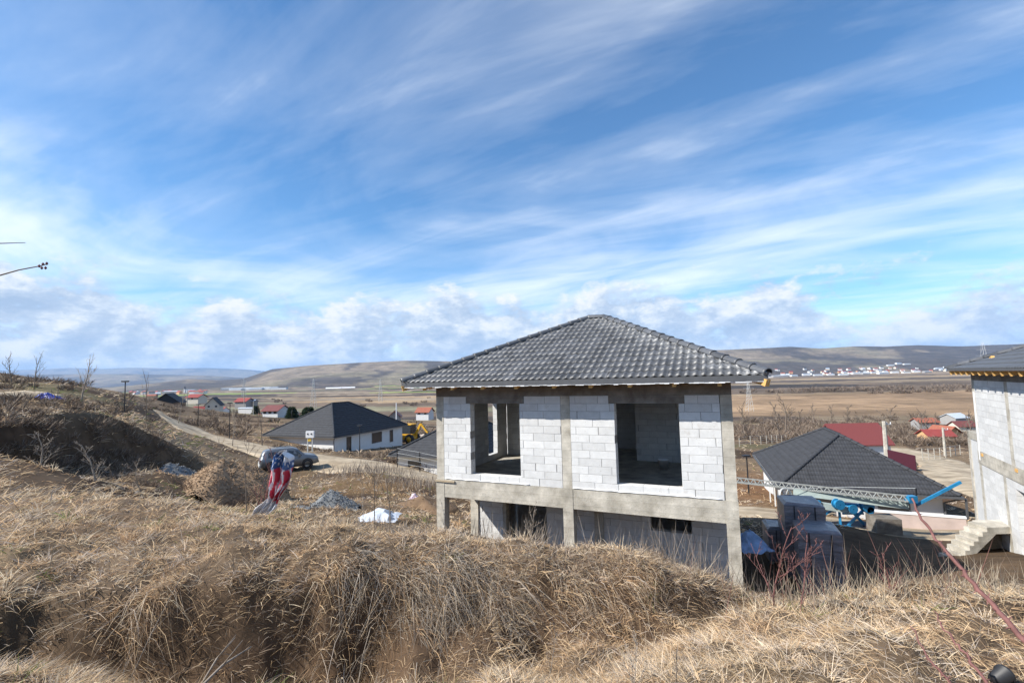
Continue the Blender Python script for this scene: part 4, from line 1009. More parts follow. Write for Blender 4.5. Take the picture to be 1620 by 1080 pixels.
# ================================================================== SNAGGED FLAG
def flag():
    P = [(449,714,2.5),(447,722,11),(443,740,16),(441,760,15),(439,774,11),(434,786,8),(428,796,9),(419,805,12),(410,814,10)]
    Y0 = 10.4; nv, nu = 64, 44; t = np.linspace(0, 1, len(P)); tv = np.linspace(0, 1, nv)
    cx = np.interp(tv, t, [p[0] for p in P]); cy = np.interp(tv, t, [p[1] for p in P]); hwid = np.interp(tv, t, [p[2] for p in P]) * 1.2
    k = Y0 / FPX; V = []; C = []
    red, white, blue = np.array([.55, .03, .06]), np.array([.72, .71, .72]), np.array([.03, .09, .24])
    for j, v in enumerate(tv):
        c = at(cx[j], cy[j], Y0)
        for u in np.linspace(-1, 1, nu):
            fold = .10 * math.sin(u * 7 + v * 5) * (1 - .5 * v) + .05 * math.sin(u * 15 - v * 9)
            V.append((c[0] + u * hwid[j] * k * (1 + .06 * math.sin(v * 17)), c[1] + fold, c[2] + .03 * math.sin(u * 5 + v * 8)))
            if v < .06: col = white
            elif v < .26: 
                col = blue if u < .25 or v > .17 else white
                if (math.sin(u * 21) * math.sin(v * 95)) > .62: col = white
            elif v < .68: col = red if math.sin((u + .15 * math.sin(v * 14)) * 15) > 0 else white
            elif v < .74: col = red if u > .35 else white
            else: col = white * (.9 + .1 * math.sin(u * 9))
            C.append(col)
    a, b = np.meshgrid(np.arange(nv - 1), np.arange(nu - 1), indexing='ij')
    Q = np.stack([a * nu + b, a * nu + b + 1, (a + 1) * nu + b + 1, (a + 1) * nu + b], -1).reshape(-1, 4)
    m = material('printed_plastic_film', (.6, .6, .6), .35, .12, 8, .15, 30, attr=True, spec=.5)
    o = link('torn_flag', np_mesh('torn_flag', np.array(V), Q, m, np.array(C), True))
    tag(o, 'torn plastic flag with red and white stripes snagged on a bare sapling', 'flag')
flag()

# ================================================================== HEAPS
def heap(name, label, px, py, Y, w, d, h, mat, stone, ns, seed, cat='heap', pw=1.0):
    p = at(px, py, Y); root = thing(name, label, cat, (p[0], p[1], hz1(p[0], p[1]) - .22)); n = 40
    g = np.linspace(-1, 1, n); X, Yy = np.meshgrid(g, g); r = np.sqrt(X ** 2 + Yy ** 2)
    ang = np.arctan2(Yy, X); rr = r * (1 + .18 * np.sin(ang * 3 + seed) + .1 * np.sin(ang * 5 + seed * 2))
    z = h * np.where(rr < 1, (1 - rr) ** pw, 0); z = np.where(rr > 1, -.15 * h - 1.8 * (rr - 1), z)
    z = np.minimum(z, h * (.86 + .14 * (1 - rr))) + h * .22 * (fbm(X * 3 + seed, Yy * 3, seed, 4) - .5) * (rr < 1.05)
    V = np.stack([X * w / 2, Yy * d / 2, z], -1).reshape(-1, 3); a, b = np.meshgrid(np.arange(n - 1), np.arange(n - 1), indexing='ij')
    Q = np.stack([a * n + b, a * n + b + 1, (a + 1) * n + b + 1, (a + 1) * n + b], -1).reshape(-1, 4)
    link('mound', np_mesh('mound', V, Q, mat, None, True), root)
    rs_ = np.random.default_rng(seed); k = rs_.integers(0, len(V), ns); k = k[V[k, 2] > -.1 * h]; c = V[k] + rs_.normal(0, .05, (len(k), 3)) * [1, 1, .2]
    s = (stone * rs_.uniform(.4, 1.3, len(k)))[:, None]; oc = np.array([(1,0,0),(-1,0,0),(0,1,0),(0,-1,0),(0,0,.8),(0,0,-.8)], float)
    SV = (c[:, None] + oc[None] * s[:, None] * rs_.uniform(.6, 1.2, (len(k), 6, 1))).reshape(-1, 3)
    tri = np.array([(0,2,4),(2,1,4),(1,3,4),(3,0,4),(2,0,5),(1,2,5),(3,1,5),(0,3,5)]); T_ = (np.arange(len(k))[:, None, None] * 6 + tri[None]).reshape(-1, 3)
    tag(link('stones', np_mesh('stones', SV, None, mat, None, False, T_), root), kind='stuff'); return root
heap('gravel_heap', 'large brown gravel heap beside the snagged flag', 352, 790, 19.5, 4.4, 3.6, 1.75, M['gravel_brown'], .035, 7000, 3, pw=.62)
heap('gravel_heap', 'dark gravel spill at the foot of the earth cutting', 268, 756, 22, 2.4, 2.4, .9, M['gravel_grey'], .05, 1500, 9)
heap('gravel_heap', 'small grey gravel heap with a dark shaded side on the ochre earth', 524, 806, 17.5, 2.0, 1.8, .85, M['gravel_grey'], .03, 2500, 5)
heap('gravel_heap', 'low spread of grey stones between the flag and the small heap', 470, 802, 16.5, 1.8, 1.2, .28, M['gravel_grey'], .035, 900, 6)
heap('rubble_heap', 'pale rubble heap beside the yellow digger', 672, 690, 74, 7, 5, 1.6, material('pale_rubble', (.42, .36, .30), .95, .35, 2, .6, 10), .22, 700, 7)
heap('earth_heap', 'low heap of brown earth overgrown beside the concrete house', 668, 790, 20, 3.0, 2.6, .7, M['soil'], .03, 300, 8)
heap('stone_spread', 'patch of broken grey stones beside the white sheet', 652, 822, 14.5, 1.4, .9, .22, M['gravel_grey'], .045, 300, 12)

# ================================================================== SHEETS AND LITTER
def crumple(name, label, cat, px, py, Y, w, d, h, mat, seed, n=22):
    p = at(px, py, Y); g = np.linspace(-.5, .5, n); X, Yy = np.meshgrid(g, g)
    z = h * (.35 + fbm(X * 4 + seed, Yy * 4, seed, 4)) * np.clip(1.25 - 2.0 * np.maximum(np.abs(X), np.abs(Yy)), .02, 1)
    jx = (fbm(X * 5, Yy * 5, seed + 5, 2) - .5) * .25
    V = np.stack([(X + jx) * w, (Yy + jx.T) * d, z], -1).reshape(-1, 3); a, b = np.meshgrid(np.arange(n - 1), np.arange(n - 1), indexing='ij')
    Q = np.stack([a * n + b, a * n + b + 1, (a + 1) * n + b + 1, (a + 1) * n + b], -1).reshape(-1, 4)
    o = link(name, np_mesh(name, V, Q, mat, None, True)); o.location = (p[0], p[1], p[2]); return tag(o, label, cat)
crumple('plastic_sheet', 'crumpled white plastic sheet lying behind two bare saplings', 'sheet', 602, 822, 15.2, 1.25, .9, .32, material('white_film', (.55, .60, .68), .35, .1, 5, .3, 12), 4)
crumple('plastic_bag', 'small pink and white litter bag on the ochre earth', 'bag', 655, 790, 21.5, .35, .3, .3, material('pinkish_film', (.66, .52, .60), .4, .15, 9), 5)
crumple('plastic_sheet', 'blue-white plastic sheeting on the dark soil beside the concrete post', 'sheet', 1186, 868, 14.2, .9, 1.2, .5, material('blue_white_film', (.30, .42, .62), .35, .4, 4, .3, 10), 6)
crumple('tarpaulin', 'blue tarpaulin thrown down beside old pipes on the hillside', 'tarpaulin', 72, 635, 30, 1.5, 1.0, .55, material('blue_tarp', (.03, .05, .30), .4, .15, 4, .2, 10), 7)
t = at(47, 643, 29.6); pt = thing('pipe_stack', 'stack of old concrete and clay pipes lying by the blue tarpaulin', 'pipes', (t[0], t[1], t[2]), R(-8))
for i, (x, z, r_, mt) in enumerate(((-.75, .2, .22, 'concrete'), (-.3, .15, .17, 'wood_old'), (.1, .16, .17, 'wood_old'), (.5, .15, .16, 'black'), (-.1, .42, .16, 'wood_old'), (.32, .42, .15, 'black'))):
    MB().lathe([(r_ * .8, -.6), (r_, -.6), (r_, .6), (r_ * .8, .6), (r_ * .8, -.6)], 14).xf(Matrix.Translation((x, 0, z)) @ Matrix.Rotation(R(90), 4, 'X')).build('pipe', M[mt], pt, True)
t = at(1584, 1086, 2.95); bp = thing('plant_pot', 'black plastic plant pot lying on its side in dry grass', 'pot', (t[0], t[1], t[2] + .02), R(20))
MB().lathe([(.001, 0), (.055, 0), (.07, .15), (.08, .15), (.08, .17), (.064, .17), (.05, .015), (.001, .015)], 20).xf(Matrix.Rotation(R(82), 4, 'Y') @ Matrix.Translation((-.06, 0, -.08))).build('shell', M['black'], bp, True)
bp.scale = (.62, .62, .62)

# ================================================================== METER BOX, POSTS, POLES, FENCES
def on(px, Y, py=None):
    """ground point under picture column px at distance Y"""
    X = at(px, 640, Y)[0]; return (X, Y, hz1(X, Y))
t = on(491, 46); z1_ = at(491, 692, 46)[2]
mb = thing('meter_box', 'white twin electricity meter box on a post beside the dirt road', 'meter box', t)
hh = z1_ - t[2]
MB().box(-.38, .38, -.12, .12, hh, hh + .62).build('cabinet', M['foam'], mb)
for x in (-.17, .17): MB().lathe([(.001, 0), (.075, 0), (.075, .02), (.001, .02)], 12).xf(Matrix.Translation((x, -.122, hh + .36)) @ Matrix.Rotation(R(90), 4, 'X')).build('dial', M['black'], mb)
for x in (-.22, .22): MB().box(x - .045, x + .045, -.05, .05, -.4, hh - .003).build('post', M['steel'], mb)
MB().box(-.2, .12, -.07, -.055, hh - .35, hh - .1).build('warning_plate', material('yellow_plate', (.62, .40, .05), .6, .1, 4), mb)
def lamp(label, px, pyt, Y, group=None):
    g = on(px, Y); top = at(px, pyt, Y)[2]; h = max(2.5, top - g[2]); r = thing('lamp_post', label, 'lamp post', g, 0, group)
    MB().tube([(0, 0, -.3), (0, 0, h)], [.055, .04], 8).build('pole', M['black'], r)
    MB().box(-.26, .22, -.16, .16, h, h + .10).build('lamp_head', M['black'], r); MB().box(-.2, .16, -.12, .12, h - .02, h - .003).build('lens', M['foam'], r)
lamp('black lamp post on the grassy hillside shoulder beside a forked sapling', 197, 604, 42)
lamp('black lamp post standing before the long white bungalow wall', 569, 673, 50)
lamp('black lamp post beside the concrete corner of the block house', 1176, 722, 33)
lamp('black lamp post among brush near the village houses', 364, 638, 58)
lamp('black lamp post between bushes above the track bend', 314, 640, 70)
def pole(label, px, pyt, Y, w=.2, mat='concrete', arm=True):
    g = on(px, Y); top = at(px, pyt, Y)[2]; h = max(4.0, top - g[2]); r = thing('utility_pole', label, 'pole', g)
    MB().tube([(0, 0, -.5), (0, 0, h)], [w * .62, w * .42], 6).build('mast', M[mat], r)
    if arm:
        MB().bar((-.1, 0, h - .35), (.75, 0, h - .35), .07).build('cross_arm', M['steel'], r)
        for x in (.3, .7): MB().lathe([(.03, h - .31), (.06, h - .27), (.03, h - .2), (.05, h - .14), (.01, h - .1)], 8, (x, 0, 0)).build('insulator', M['foam'], r)
pole('pale concrete power pole in front of the red metal roof', 1396, 666, 52, .42)
pole('grey power pole beside the lower road', 1488, 676, 72, .3)
pole('slim white pole beside the dark red cabin', 627, 637, 116, .25, 'foam', False)
pole('thin grey pole standing among the village houses', 386, 618, 185, .25, 'concrete')
pole('grey pole by the white garden wall building', 401, 645, 140, .22, 'concrete', False)
pole('thin pole near the low house with red roof', 296, 616, 190, .25, 'concrete')
def pylon(label, px, py, Y, h):
    X = at(px, 600, Y)[0]; z = hz1(X, Y); r = thing('pylon', label, 'pylon', (X, Y, z)); b = h * .085
    leg = lambda sx, sy, t: (sx * b * (1 - .86 * t), sy * b * (1 - .86 * t), h * t)
    th = max(.14, Y * .00034)
    for sx in (-1, 1):
        for sy in (-1, 1): MB().bar(leg(sx, sy, 0), leg(sx, sy, 1), th).build('leg', M['steel'], r)
    br = MB()
    for i in range(9):
        t0, t1 = i / 9, (i + 1) / 9
        for s in (-1, 1): br.bar(leg(-1, s, t0), leg(1, s, t1), th * .6); br.bar(leg(s, 1, t0), leg(s, -1, t1), th * .6)
    tag(br.build('bracing', M['steel'], r), kind='stuff')
    for t, w in ((.72, .17), (.84, .14), (.95, .10)): MB().bar((-h * w, 0, h * t), (h * w, 0, h * t), th * .9).build('cross_arm', M['steel'], r)
pylon('steel lattice pylon in the fields behind the long white bungalow', 496, 0, 520, 32)
pylon('steel lattice pylon rising from the strip fields below the broad hill', 602, 0, 640, 30)
pylon('steel lattice pylon beside the tiled roof corner in the orange field', 1183, 0, 330, 22)
pylon('tall lattice pylon standing behind the timber eaves of the block house', 1560, 0, 560, 56)
pylon('distant lattice pylon before the slope of the dark hill', 386, 0, 1100, 42)
# wire fence with posts in front of the half-hidden roof
def wire_fence(name, label, pts, h, step, mat, wires=4):
    P = [Vector(p) for p in pts]; root = thing(name, label, 'fence', P[0]); o = P[0]; posts = []
    for a, b in zip(P[:-1], P[1:]):
        n = max(1, int((b - a).length / step))
        posts += [a + (b - a) * (i / n) for i in range(n)]
    posts.append(P[-1])
    posts = [Vector((p.x, p.y, hz1(p.x, p.y))) for p in posts]
    root.location = posts[0]; o = posts[0]
    for p in posts: MB().box(-.035, .035, -.035, .035, -.4, h).build('post', mat, root).location = p - o
    for k in range(wires):
        z = h * (.25 + .72 * k / max(1, wires - 1)); MB().tube([p - o + Vector((0, -.04, z)) for p in posts], .012, 4, False).build('wire', M['steel'], root)
wire_fence('wire_fence', 'dark wire fence in front of the half-hidden dark roof', [on(628, 37.6), on(700, 36.2)], 1.5, 1.5, M['black'])
wire_fence('wire_fence', 'pale post fence along the field path behind the block house', [on(1166, 74), on(1200, 80), on(1240, 92)], 1.4, 3.0, M['concrete'])
wire_fence('wire_fence', 'row of pale posts beyond the maroon fence', [on(1452, 64), on(1512, 74)], 1.5, 2.2, M['concrete'], 3)
wire_fence('wire_fence', 'grey post fence below the white house near the fields', [on(640, 118), on(690, 112)], 1.5, 3.0, M['concrete'], 3)
for lab, px, py, Y, h in (('short pale wooden marker post above the gravel heap', 387, 741, 26, .75), ('leaning wooden stake in the dark soil beside the wrapped pallets', 1330, 880, 13.6, .95)):
    p = at(px, py, Y); s = thing('wooden_stake', lab, 'stake', (p[0], p[1], hz1(p[0], p[1])))
    MB().bar((0, 0, -.3), (.14 if px > 800 else .01, 0, h), .055).build('shaft', M['wood_old'], s); MB().lathe([(.035, h - .02), (.004, h + .07)], 4, (.14 if px > 800 else .01, 0, 0)).build('point', M['wood_old'], s)

# ================================================================== YELLOW DIGGER
def digger():
    p = on(645, 70); ye = material('yellow_machine_paint', (.62, .33, .02), .5, .15, 3)
    r = thing('digger', 'yellow backhoe digger working beside the pale rubble heap', 'digger', (p[0], p[1], p[2] + .0), R(-20))
    MB().box(-1.4, 1.2, -.8, .8, .7, 1.5).box(-1.9, -.9, -.55, .55, 1.5, 1.75).build('chassis', ye, r)
    MB().box(-.5, .9, -.75, .75, 1.5, 2.75).build('cab', M['glass'], r); MB().box(-.6, 1.0, -.82, .82, 2.75, 2.88).build('cab_roof', ye, r)
    for x, rr_ in ((-1.2, .5), (.8, .75)):
        for s in (-.85, .85):
            w = MB().lathe([(.1, -.2), (rr_ * .92, -.2), (rr_, -.12), (rr_, .12), (rr_ * .92, .2), (.1, .2)], 18).xf(Matrix.Rotation(R(90), 4, 'X')).build('wheel', M['black'], r, True); w.location = (x, s, rr_)
            h = MB().lathe([(.01, .21), (rr_ * .5, .21), (rr_ * .5, .18)], 14).xf(Matrix.Rotation(R(90 if s < 0 else -90), 4, 'X')).build('hub', ye, w, True)
    MB().bar((1.2, 0, 1.2), (2.2, 0, 2.9), .28, .3).build('boom', ye, r); MB().bar((2.2, 0, 2.9), (3.3, 0, 1.6), .22, .24).build('dipper', ye, r)
    MB().prism([(3.0, 1.7), (3.6, 1.5), (3.5, .8), (2.9, .9)], 'y', -.4, .4).build('bucket', M['black'], r)
    MB().bar((-1.2, -.6, 1.0), (-2.6, -.6, .5), .14).bar((-1.2, .6, 1.0), (-2.6, .6, .5), .14).build('loader_arm', ye, r)
    MB().prism([(-2.6, .2), (-3.4, .15), (-2.75, .9)], 'y', -1.0, 1.0).build('loader_shovel', ye, r)
digger()

# ================================================================== FOLDED CRANE
def crane():
    base = at(1352, 836, 22.2); z0 = hz1(base[0], base[1]); o = Vector((base[0], base[1], z0))
    r = thing('folded_crane', 'folded blue site crane with long lattice jib behind the wrapped pallets', 'crane', o)
    L = lambda px, py, Y: Vector(at(px, py, Y + 2.2)) - o
    def truss(name, a, b, w, n, th, mat):
        d = (b - a); u = d.normalized(); s = u.cross(Vector((0, 0, 1))).normalized() * w; up = Vector((0, 0, w * 1.5))
        for q in (a - s, a + s, a + up): MB().bar(q, q + d, th * 1.5).build('chord', mat, r)
        z = MB()
        for i in range(n):
            p0, p1, pm = a + d * (i / n), a + d * ((i + 1) / n), a + d * ((i + .5) / n)
            for sg in (-1, 1): z.bar(p0 + s * sg, pm + up, th); z.bar(pm + up, p1 + s * sg, th)
            z.bar(p0 - s, p1 + s, th)
        tag(z.build('lattice', mat, r), kind='stuff')
    truss('jib', L(1166, 762, 21.5), L(1436, 792, 18.2), .14, 22, .032, M['jib'])
    MB().bar(L(1255, 777, 20.2), L(1437, 799, 18.4), .16, .30).build('mast_section', M['pale_steel'], r)
    MB().bar(L(1250, 791, 20.0), L(1342, 806, 19.4), .18, .28).build('mast_section', M['pale_steel'], r)
    MB().bar(L(1281, 792.5, 19.72), L(1297, 795, 19.63), .2, .2).build('blue_sleeve', M['blue'], r)
    c = L(1243, 784, 20.1); w = MB().lathe([(.30, -.03), (.36, -.05), (.36, .05), (.30, .03), (.30, -.03)], 20).xf(Matrix.Translation(c) @ Matrix.Rotation(R(78), 4, 'X') @ Matrix.Rotation(R(18), 4, 'Y')).build('pulley', M['steel'], r, True)
    sp = MB()
    for k in range(6): a = k * math.pi / 3; sp.bar(c, c + Vector((math.cos(a) * .31, .05, math.sin(a) * .31)), .03)
    sp.build('pulley_spokes', M['steel'], w)
    # slewing frame
    for a, b, t in (((1325, 796), (1373, 800), .12), ((1327, 800), (1330, 832), .10), ((1340, 800), (1368, 830), .09), ((1368, 804), (1340, 832), .09), ((1322, 832), (1378, 838), .16), ((1372, 803), (1376, 834), .09), ((1333, 812), (1366, 812), .07), ((1326, 800), (1303, 815), .07)):
        MB().bar(L(*a, 19.6), L(*b, 19.7), t).build('frame_bar', M['blue'], r)
    for px, py, rr_ in ((1326, 797, .22), (1347, 804, .20), (1371, 800, .26), (1374, 806, .16)):
        MB().lathe([(.02, -.14), (rr_, -.14), (rr_, -.10), (rr_ * .7, -.09), (rr_ * .7, .09), (rr_, .10), (rr_, .14), (.02, .14)], 16).xf(Matrix.Translation(L(px, py, 19.3)) @ Matrix.Rotation(R(90), 4, 'X')).build('winch_drum', M['blue'], r)
    MB().box(-.9, 1.0, -.6, .6, .0, .22, Matrix.Translation(L(1347, 838, 19.8))).build('base_frame', M['black'], r)
    k = L(1379, 836, 18.9); MB().box(-.0, .95, -.45, .45, -.35, .55, Matrix.Translation(k) @ Matrix.Rotation(R(-12), 4, 'Z')).build('counterweight', M['concrete_dark'], r)
    for a, b in (((1347, 838), (1300, 850)), ((1360, 838), (1425, 850)), ((1350, 838), (1380, 852))): MB().bar(L(*a, 19.8), L(*b, 18.8), .12).build('outrigger', M['black'], r)
    MB().bar(L(1450, 798, 18.2), L(1520, 762, 17.6), .08, .11).build('jib_strut', M['blue'], r)
    MB().box(-.18, .18, -.14, .14, -.14, .14, Matrix.Translation(L(1441, 789, 18.2))).build('jib_head', M['blue'], r)
    MB().tube([L(1240, 773, 20), L(1345, 770, 19.5), L(1448, 772, 18.2)], .012, 4).build('cable', M['steel'], r)
    MB().bar(L(1449, 772, 18.2), L(1450, 802, 18.2), .05).build('jib_prop', M['black'], r)
crane()

# ================================================================== WRAPPED PALLETS
film = material('wrapping_film', (.17, .165, .185), .32, .35, 3, .9, 9, col2=(.27, .235, .235), spec=.6, stretch=(1, 1, 5))
def pallet(label, px, py, Y, w, d, h, yaw, layers=6):
    p = at(px, py, Y); z = hz1(p[0], p[1]); r = thing('wrapped_pallet', label, 'pallet', (p[0], p[1], z), yaw, 'wrapped pallets on the building site')
    for x in (-w / 2 + .06, 0, w / 2 - .06): MB().box(x - .05, x + .05, -d / 2, d / 2, -.3, .09).build('runner', M['wood_old'], r)
    MB().box(-w / 2, w / 2, -d / 2, d / 2, .092, .12).build('deck', M['wood_old'], r)
    nz = layers * 3; ring = []
    rn = random.Random(int(px)); prof = [(-1, -1), (-.33, -1.02), (.33, -1.02), (1, -1), (1.02, -.33), (1.02, .33), (1, 1), (.33, 1.02), (-.33, 1.02), (-1, 1), (-1.02, .33), (-1.02, -.33)]
    for i in range(nz + 1):
        g = .985 + .018 * abs(math.sin(math.pi * i / 3)); zz = .125 + h * i / nz
        ring.append([(x * w / 2 * (g + rn.uniform(-.008, .008)), y * d / 2 * (g + rn.uniform(-.008, .008)), zz) for x, y in prof])
    ring.append([(x * w / 2 * .82, y * d / 2 * .82, .125 + h + .05 + rn.uniform(-.02, .03)) for x, y in prof])
    V = [v for q in ring for v in q]; m = len(prof); F = [(i * m + k, i * m + (k + 1) % m, (i + 1) * m + (k + 1) % m, (i + 1) * m + k) for i in range(len(ring) - 1) for k in range(m)]
    MB().add(V, F + [tuple(range((len(ring) - 1) * m, len(ring) * m))]).build('wrapped_load', film, r)
    for x in (-.25, .25):
        MB().box(x * w - .012, x * w + .012, -d * .53, -d * .515, .125, .125 + h).build('strap', M['black'], r)
    return r
pallet('tall film-wrapped pallet of blocks, nearest to the leaning stake', 1297, 915, 13.2, 1.0, 1.1, 1.62, R(-24))
pallet('tall film-wrapped pallet pushed close behind another', 1272, 895, 14.6, 1.05, 1.2, 2.05, R(-20))
pallet('low film-wrapped pallet beside the two tall ones', 1238, 880, 15.4, .9, 1.0, .95, R(-18))

# ================================================================== VEGETATION
class Blades:
    """thin tapering ribbons for dry grass, stems and brush"""
    def __init__(s): s.B = []
    def add(s, base, dirv, L, w, sag, col, wind=None):
        n = len(base); t = np.array([0, .35, .7, 1.0]); up = np.array([0, 0, 1.0])
        d = dirv / np.linalg.norm(dirv, axis=1, keepdims=True); L = np.asarray(L); sag = np.asarray(sag)
        pts = base[:, None] + d[:, None] * (L[:, None] * t[None])[..., None]
        pts[..., 2] -= (sag * L)[:, None] * (t ** 2)[None]
        if wind is not None: pts += (wind * L[:, None])[:, None] * (t ** 2)[None, :, None]
        a = rng.uniform(0, 2 * np.pi, n); rv = np.stack([np.cos(a), np.sin(a), rng.uniform(-.3, .3, n)], -1); sd = np.cross(d, rv); sd /= np.linalg.norm(sd, axis=1, keepdims=True) + 1e-9
        w = np.asarray(w) * np.ones(n); wt = np.array([1, .9, .6])
        V = np.empty((n, 7, 3))
        for k in range(3):
            o = sd * (w * wt[k] * .5)[:, None]; V[:, 2 * k] = pts[:, k] - o; V[:, 2 * k + 1] = pts[:, k] + o
        V[:, 6] = pts[:, 3]; s.B.append((V, np.repeat(col[:, None], 7, 1)))
    def build(s, name, mat, label=None, cat=None, parent=None):
        V = np.concatenate([b[0] for b in s.B]); C = np.concatenate([b[1] for b in s.B]); n = len(V); i = np.arange(n)[:, None] * 7
        Q = np.concatenate([i + [0, 1, 3, 2], i + [2, 3, 5, 4]]); T_ = i + [4, 5, 6]
        o = link(name, np_mesh(name, V.reshape(-1, 3), Q, mat, C.reshape(-1, 3), False, T_), parent)
        return tag(o, label, cat, None, 'stuff')
M['straw'] = material('dry_grass', (.3, .2, .1), .9, .12, 3, 0, attr=True, spec=.2)
T = NT(M['straw'].node_tree); _o = [n for n in T.t.nodes if n.type == 'OUTPUT_MATERIAL'][0]; _b = [n for n in T.t.nodes if n.type == 'BSDF_PRINCIPLED'][0]
_t = T.n('ShaderNodeBsdfTranslucent'); T.l(_b.inputs['Base Color'].links[0].from_socket, _t.inputs[0]); _m = T.n('ShaderNodeMixShader', x0=.35); T.l(_b.outputs[0], _m.inputs[1]); T.l(_t.outputs[0], _m.inputs[2]); T.l(_m.outputs[0], _o.inputs[0])
STRAW = np.array([(.74, .55, .34), (.66, .45, .26), (.85, .71, .51), (.48, .32, .19), (.78, .63, .47), (.60, .51, .42), (.28, .19, .12)])
GREEN = np.array([.15, .19, .05])
def house_mask(x, y):
    c, s = math.cos(YAW), math.sin(YAW); lx = (x - HX) * c - (y - HY) * s; ly = (x - HX) * s + (y - HY) * c
    m = (lx > -.1) & (lx < Wd + .1) & (ly > .6) & (ly < Dp)
    c, s = math.cos(YD), math.sin(YD); lx = (x - DX) * c - (y - DY) * s; ly = (x - DX) * s + (y - DY) * c
    return m | ((lx > -.2) & (lx < 9) & (ly > -9) & (ly < 1.2))
def scatter(n, r0, r1, a0=-53, a1=53):
    a = np.radians(rng.uniform(a0, a1, n)); r = np.exp(rng.uniform(math.log(r0), math.log(r1), n)); return r * np.sin(a), r * np.cos(a), r
GULLY = np.array([at(*p)[:2] for p in [(-20,1050,4.3),(60,1050,4.3),(250,1062,4.4),(420,1052,4.7),(560,1035,4.9)]])
def slope_dir(x, y, e=.25):
    gx_ = (height(x + e, y) - height(x - e, y)) / (2 * e); gy_ = (height(x, y + e) - height(x, y - e)) / (2 * e); return -gx_, -gy_
G = Blades()
def carpet(n, r0, r1, lmin, lmax, wmin, lean, dens_seed):
    x, y, r = scatter(n, r0, r1); z = height(x, y)
    cl = fbm(x * 1.1, y * 1.1, dens_seed, 4); ls = line_side(x, y, LIP)[0] if r0 < 8 else np.full(n, -9.); gl = sstep(.0, .15, ls) * (1 - sstep(.7, 1.1, ls)) * (1 - sstep(-.2, -.1, x / y))
    pq = pit_side(x, y); pit = (1 - sstep(1.6, 3.0, pq[0])) * sstep(-.4, .1, pq[0]) * pq[1]
    keep = (roadmask(x, y) < .25) & (sitemask(x, y) < .35) & ~house_mask(x, y) & (rng.uniform(0, 1, n) > gl * .8) & (rng.uniform(0, 1, n) > pit * .75) & (cl > .25 + .1 * rng.uniform(0, 1, n))
    o = at(590, 775, 27); keep &= rng.uniform(0, 1, n) > .75 * np.exp(-(((x - o[0]) / 7.5) ** 2 + ((y - o[1]) / 5.5) ** 2))
    keep &= ~((r > 12) & (x > 6.5) & (rng.uniform(0, 1, n) < .55))
    x, y, z, r, cl = x[keep], y[keep], z[keep], r[keep], cl[keep]; n = len(x)
    sx, sy = slope_dir(x, y); fl = fbm(x * .6, y * .6, 44, 3) * 12.0; az = rng.uniform(0, 2 * np.pi, n)
    dx_ = np.cos(fl) * lean * .4 + sx * .5 + np.cos(az); dy_ = np.sin(fl) * lean * .4 + sy * .5 + np.sin(az)
    d = np.stack([dx_, dy_, rng.uniform(.02, .95, n) ** 1.4 * 1.3], -1)
    k = (rng.uniform(0, 1, n) * .55 + (cl - .4) * 1.3).clip(0, .999)
    ci = np.array([3, 1, 6, 0, 0, 5, 2, 4])[(k * 8).astype(int)]; col = STRAW[ci] * rng.uniform(.7, 1.2, (n, 1))
    g = (fbm(x / 3, y / 3, 47, 3) > .63) & (rng.uniform(0, 1, n) < .35); col[g] = GREEN * rng.uniform(.7, 1.5, (g.sum(), 1))
    L = rng.uniform(lmin, lmax, n) * (.6 + .9 * np.clip((cl - .3) * 2, 0, 1))
    G.add(np.stack([x, y, z - .02], -1), d, L, np.maximum(wmin, r * .0009) * rng.uniform(.7, 1.3, n), rng.uniform(.1, .55, n), col)
carpet(150000, 2.3, 9.5, .05, .20, .0034, .5, 41)
carpet(66000, 4.6, 13, .08, .26, .0042, .3, 46)
def tufts(nt, per, r0, r1, lo, hi, w0):
    x, y, r = scatter(nt, r0, r1); ls = line_side(x, y, LIP)[0]; pq = pit_side(x, y)
    ok = (roadmask(x, y) < .2) & (sitemask(x, y) < .3) & ~house_mask(x, y) & ~((ls > .1) & (ls < .9) & (x / y < -.15)) & ~((pq[0] > 0) & (pq[0] < 2) & (pq[1] > .5)) & (fbm(x * .7, y * .7, 141, 3) > .40)
    x, y, r = x[ok], y[ok], r[ok]; nt = len(x); tc = STRAW[rng.integers(0, 6, nt)] * rng.uniform(.8, 1.2, (nt, 1)); sz = rng.uniform(.5, 1.4, nt); gr = rng.uniform(0, 1, nt) < .035; tc[gr] = GREEN * 1.2
    k = np.repeat(np.arange(nt), per); n = len(k); a = rng.uniform(0, 2 * np.pi, n); q = np.abs(rng.normal(0, .05, n)) * sz[k]
    bx, by = x[k] + q * np.cos(a), y[k] + q * np.sin(a); ax = np.repeat(rng.uniform(0, 2 * np.pi, nt), per)
    d = np.stack([np.cos(a) * rng.uniform(.15, .9, n) + .35 * np.cos(ax), np.sin(a) * rng.uniform(.15, .9, n) + .35 * np.sin(ax), rng.uniform(.25, 1.0, n)], -1)
    G.add(np.stack([bx, by, height(bx, by) - .02], -1), d, rng.uniform(lo, hi, n) * sz[k], np.maximum(w0, r[k] * .0009) * rng.uniform(.7, 1.3, n), rng.uniform(.2, .9, n), tc[k] * rng.uniform(.75, 1.2, (n, 1)))
tufts(1900, 34, 2.4, 10, .10, .30, .0034)
tufts(2600, 14, 10, 40, .15, .42, .007)
carpet(84000, 9.0, 34, .12, .36, .005, .5, 42)
carpet(20000, 30, 120, .3, .7, .03, .3, 43)
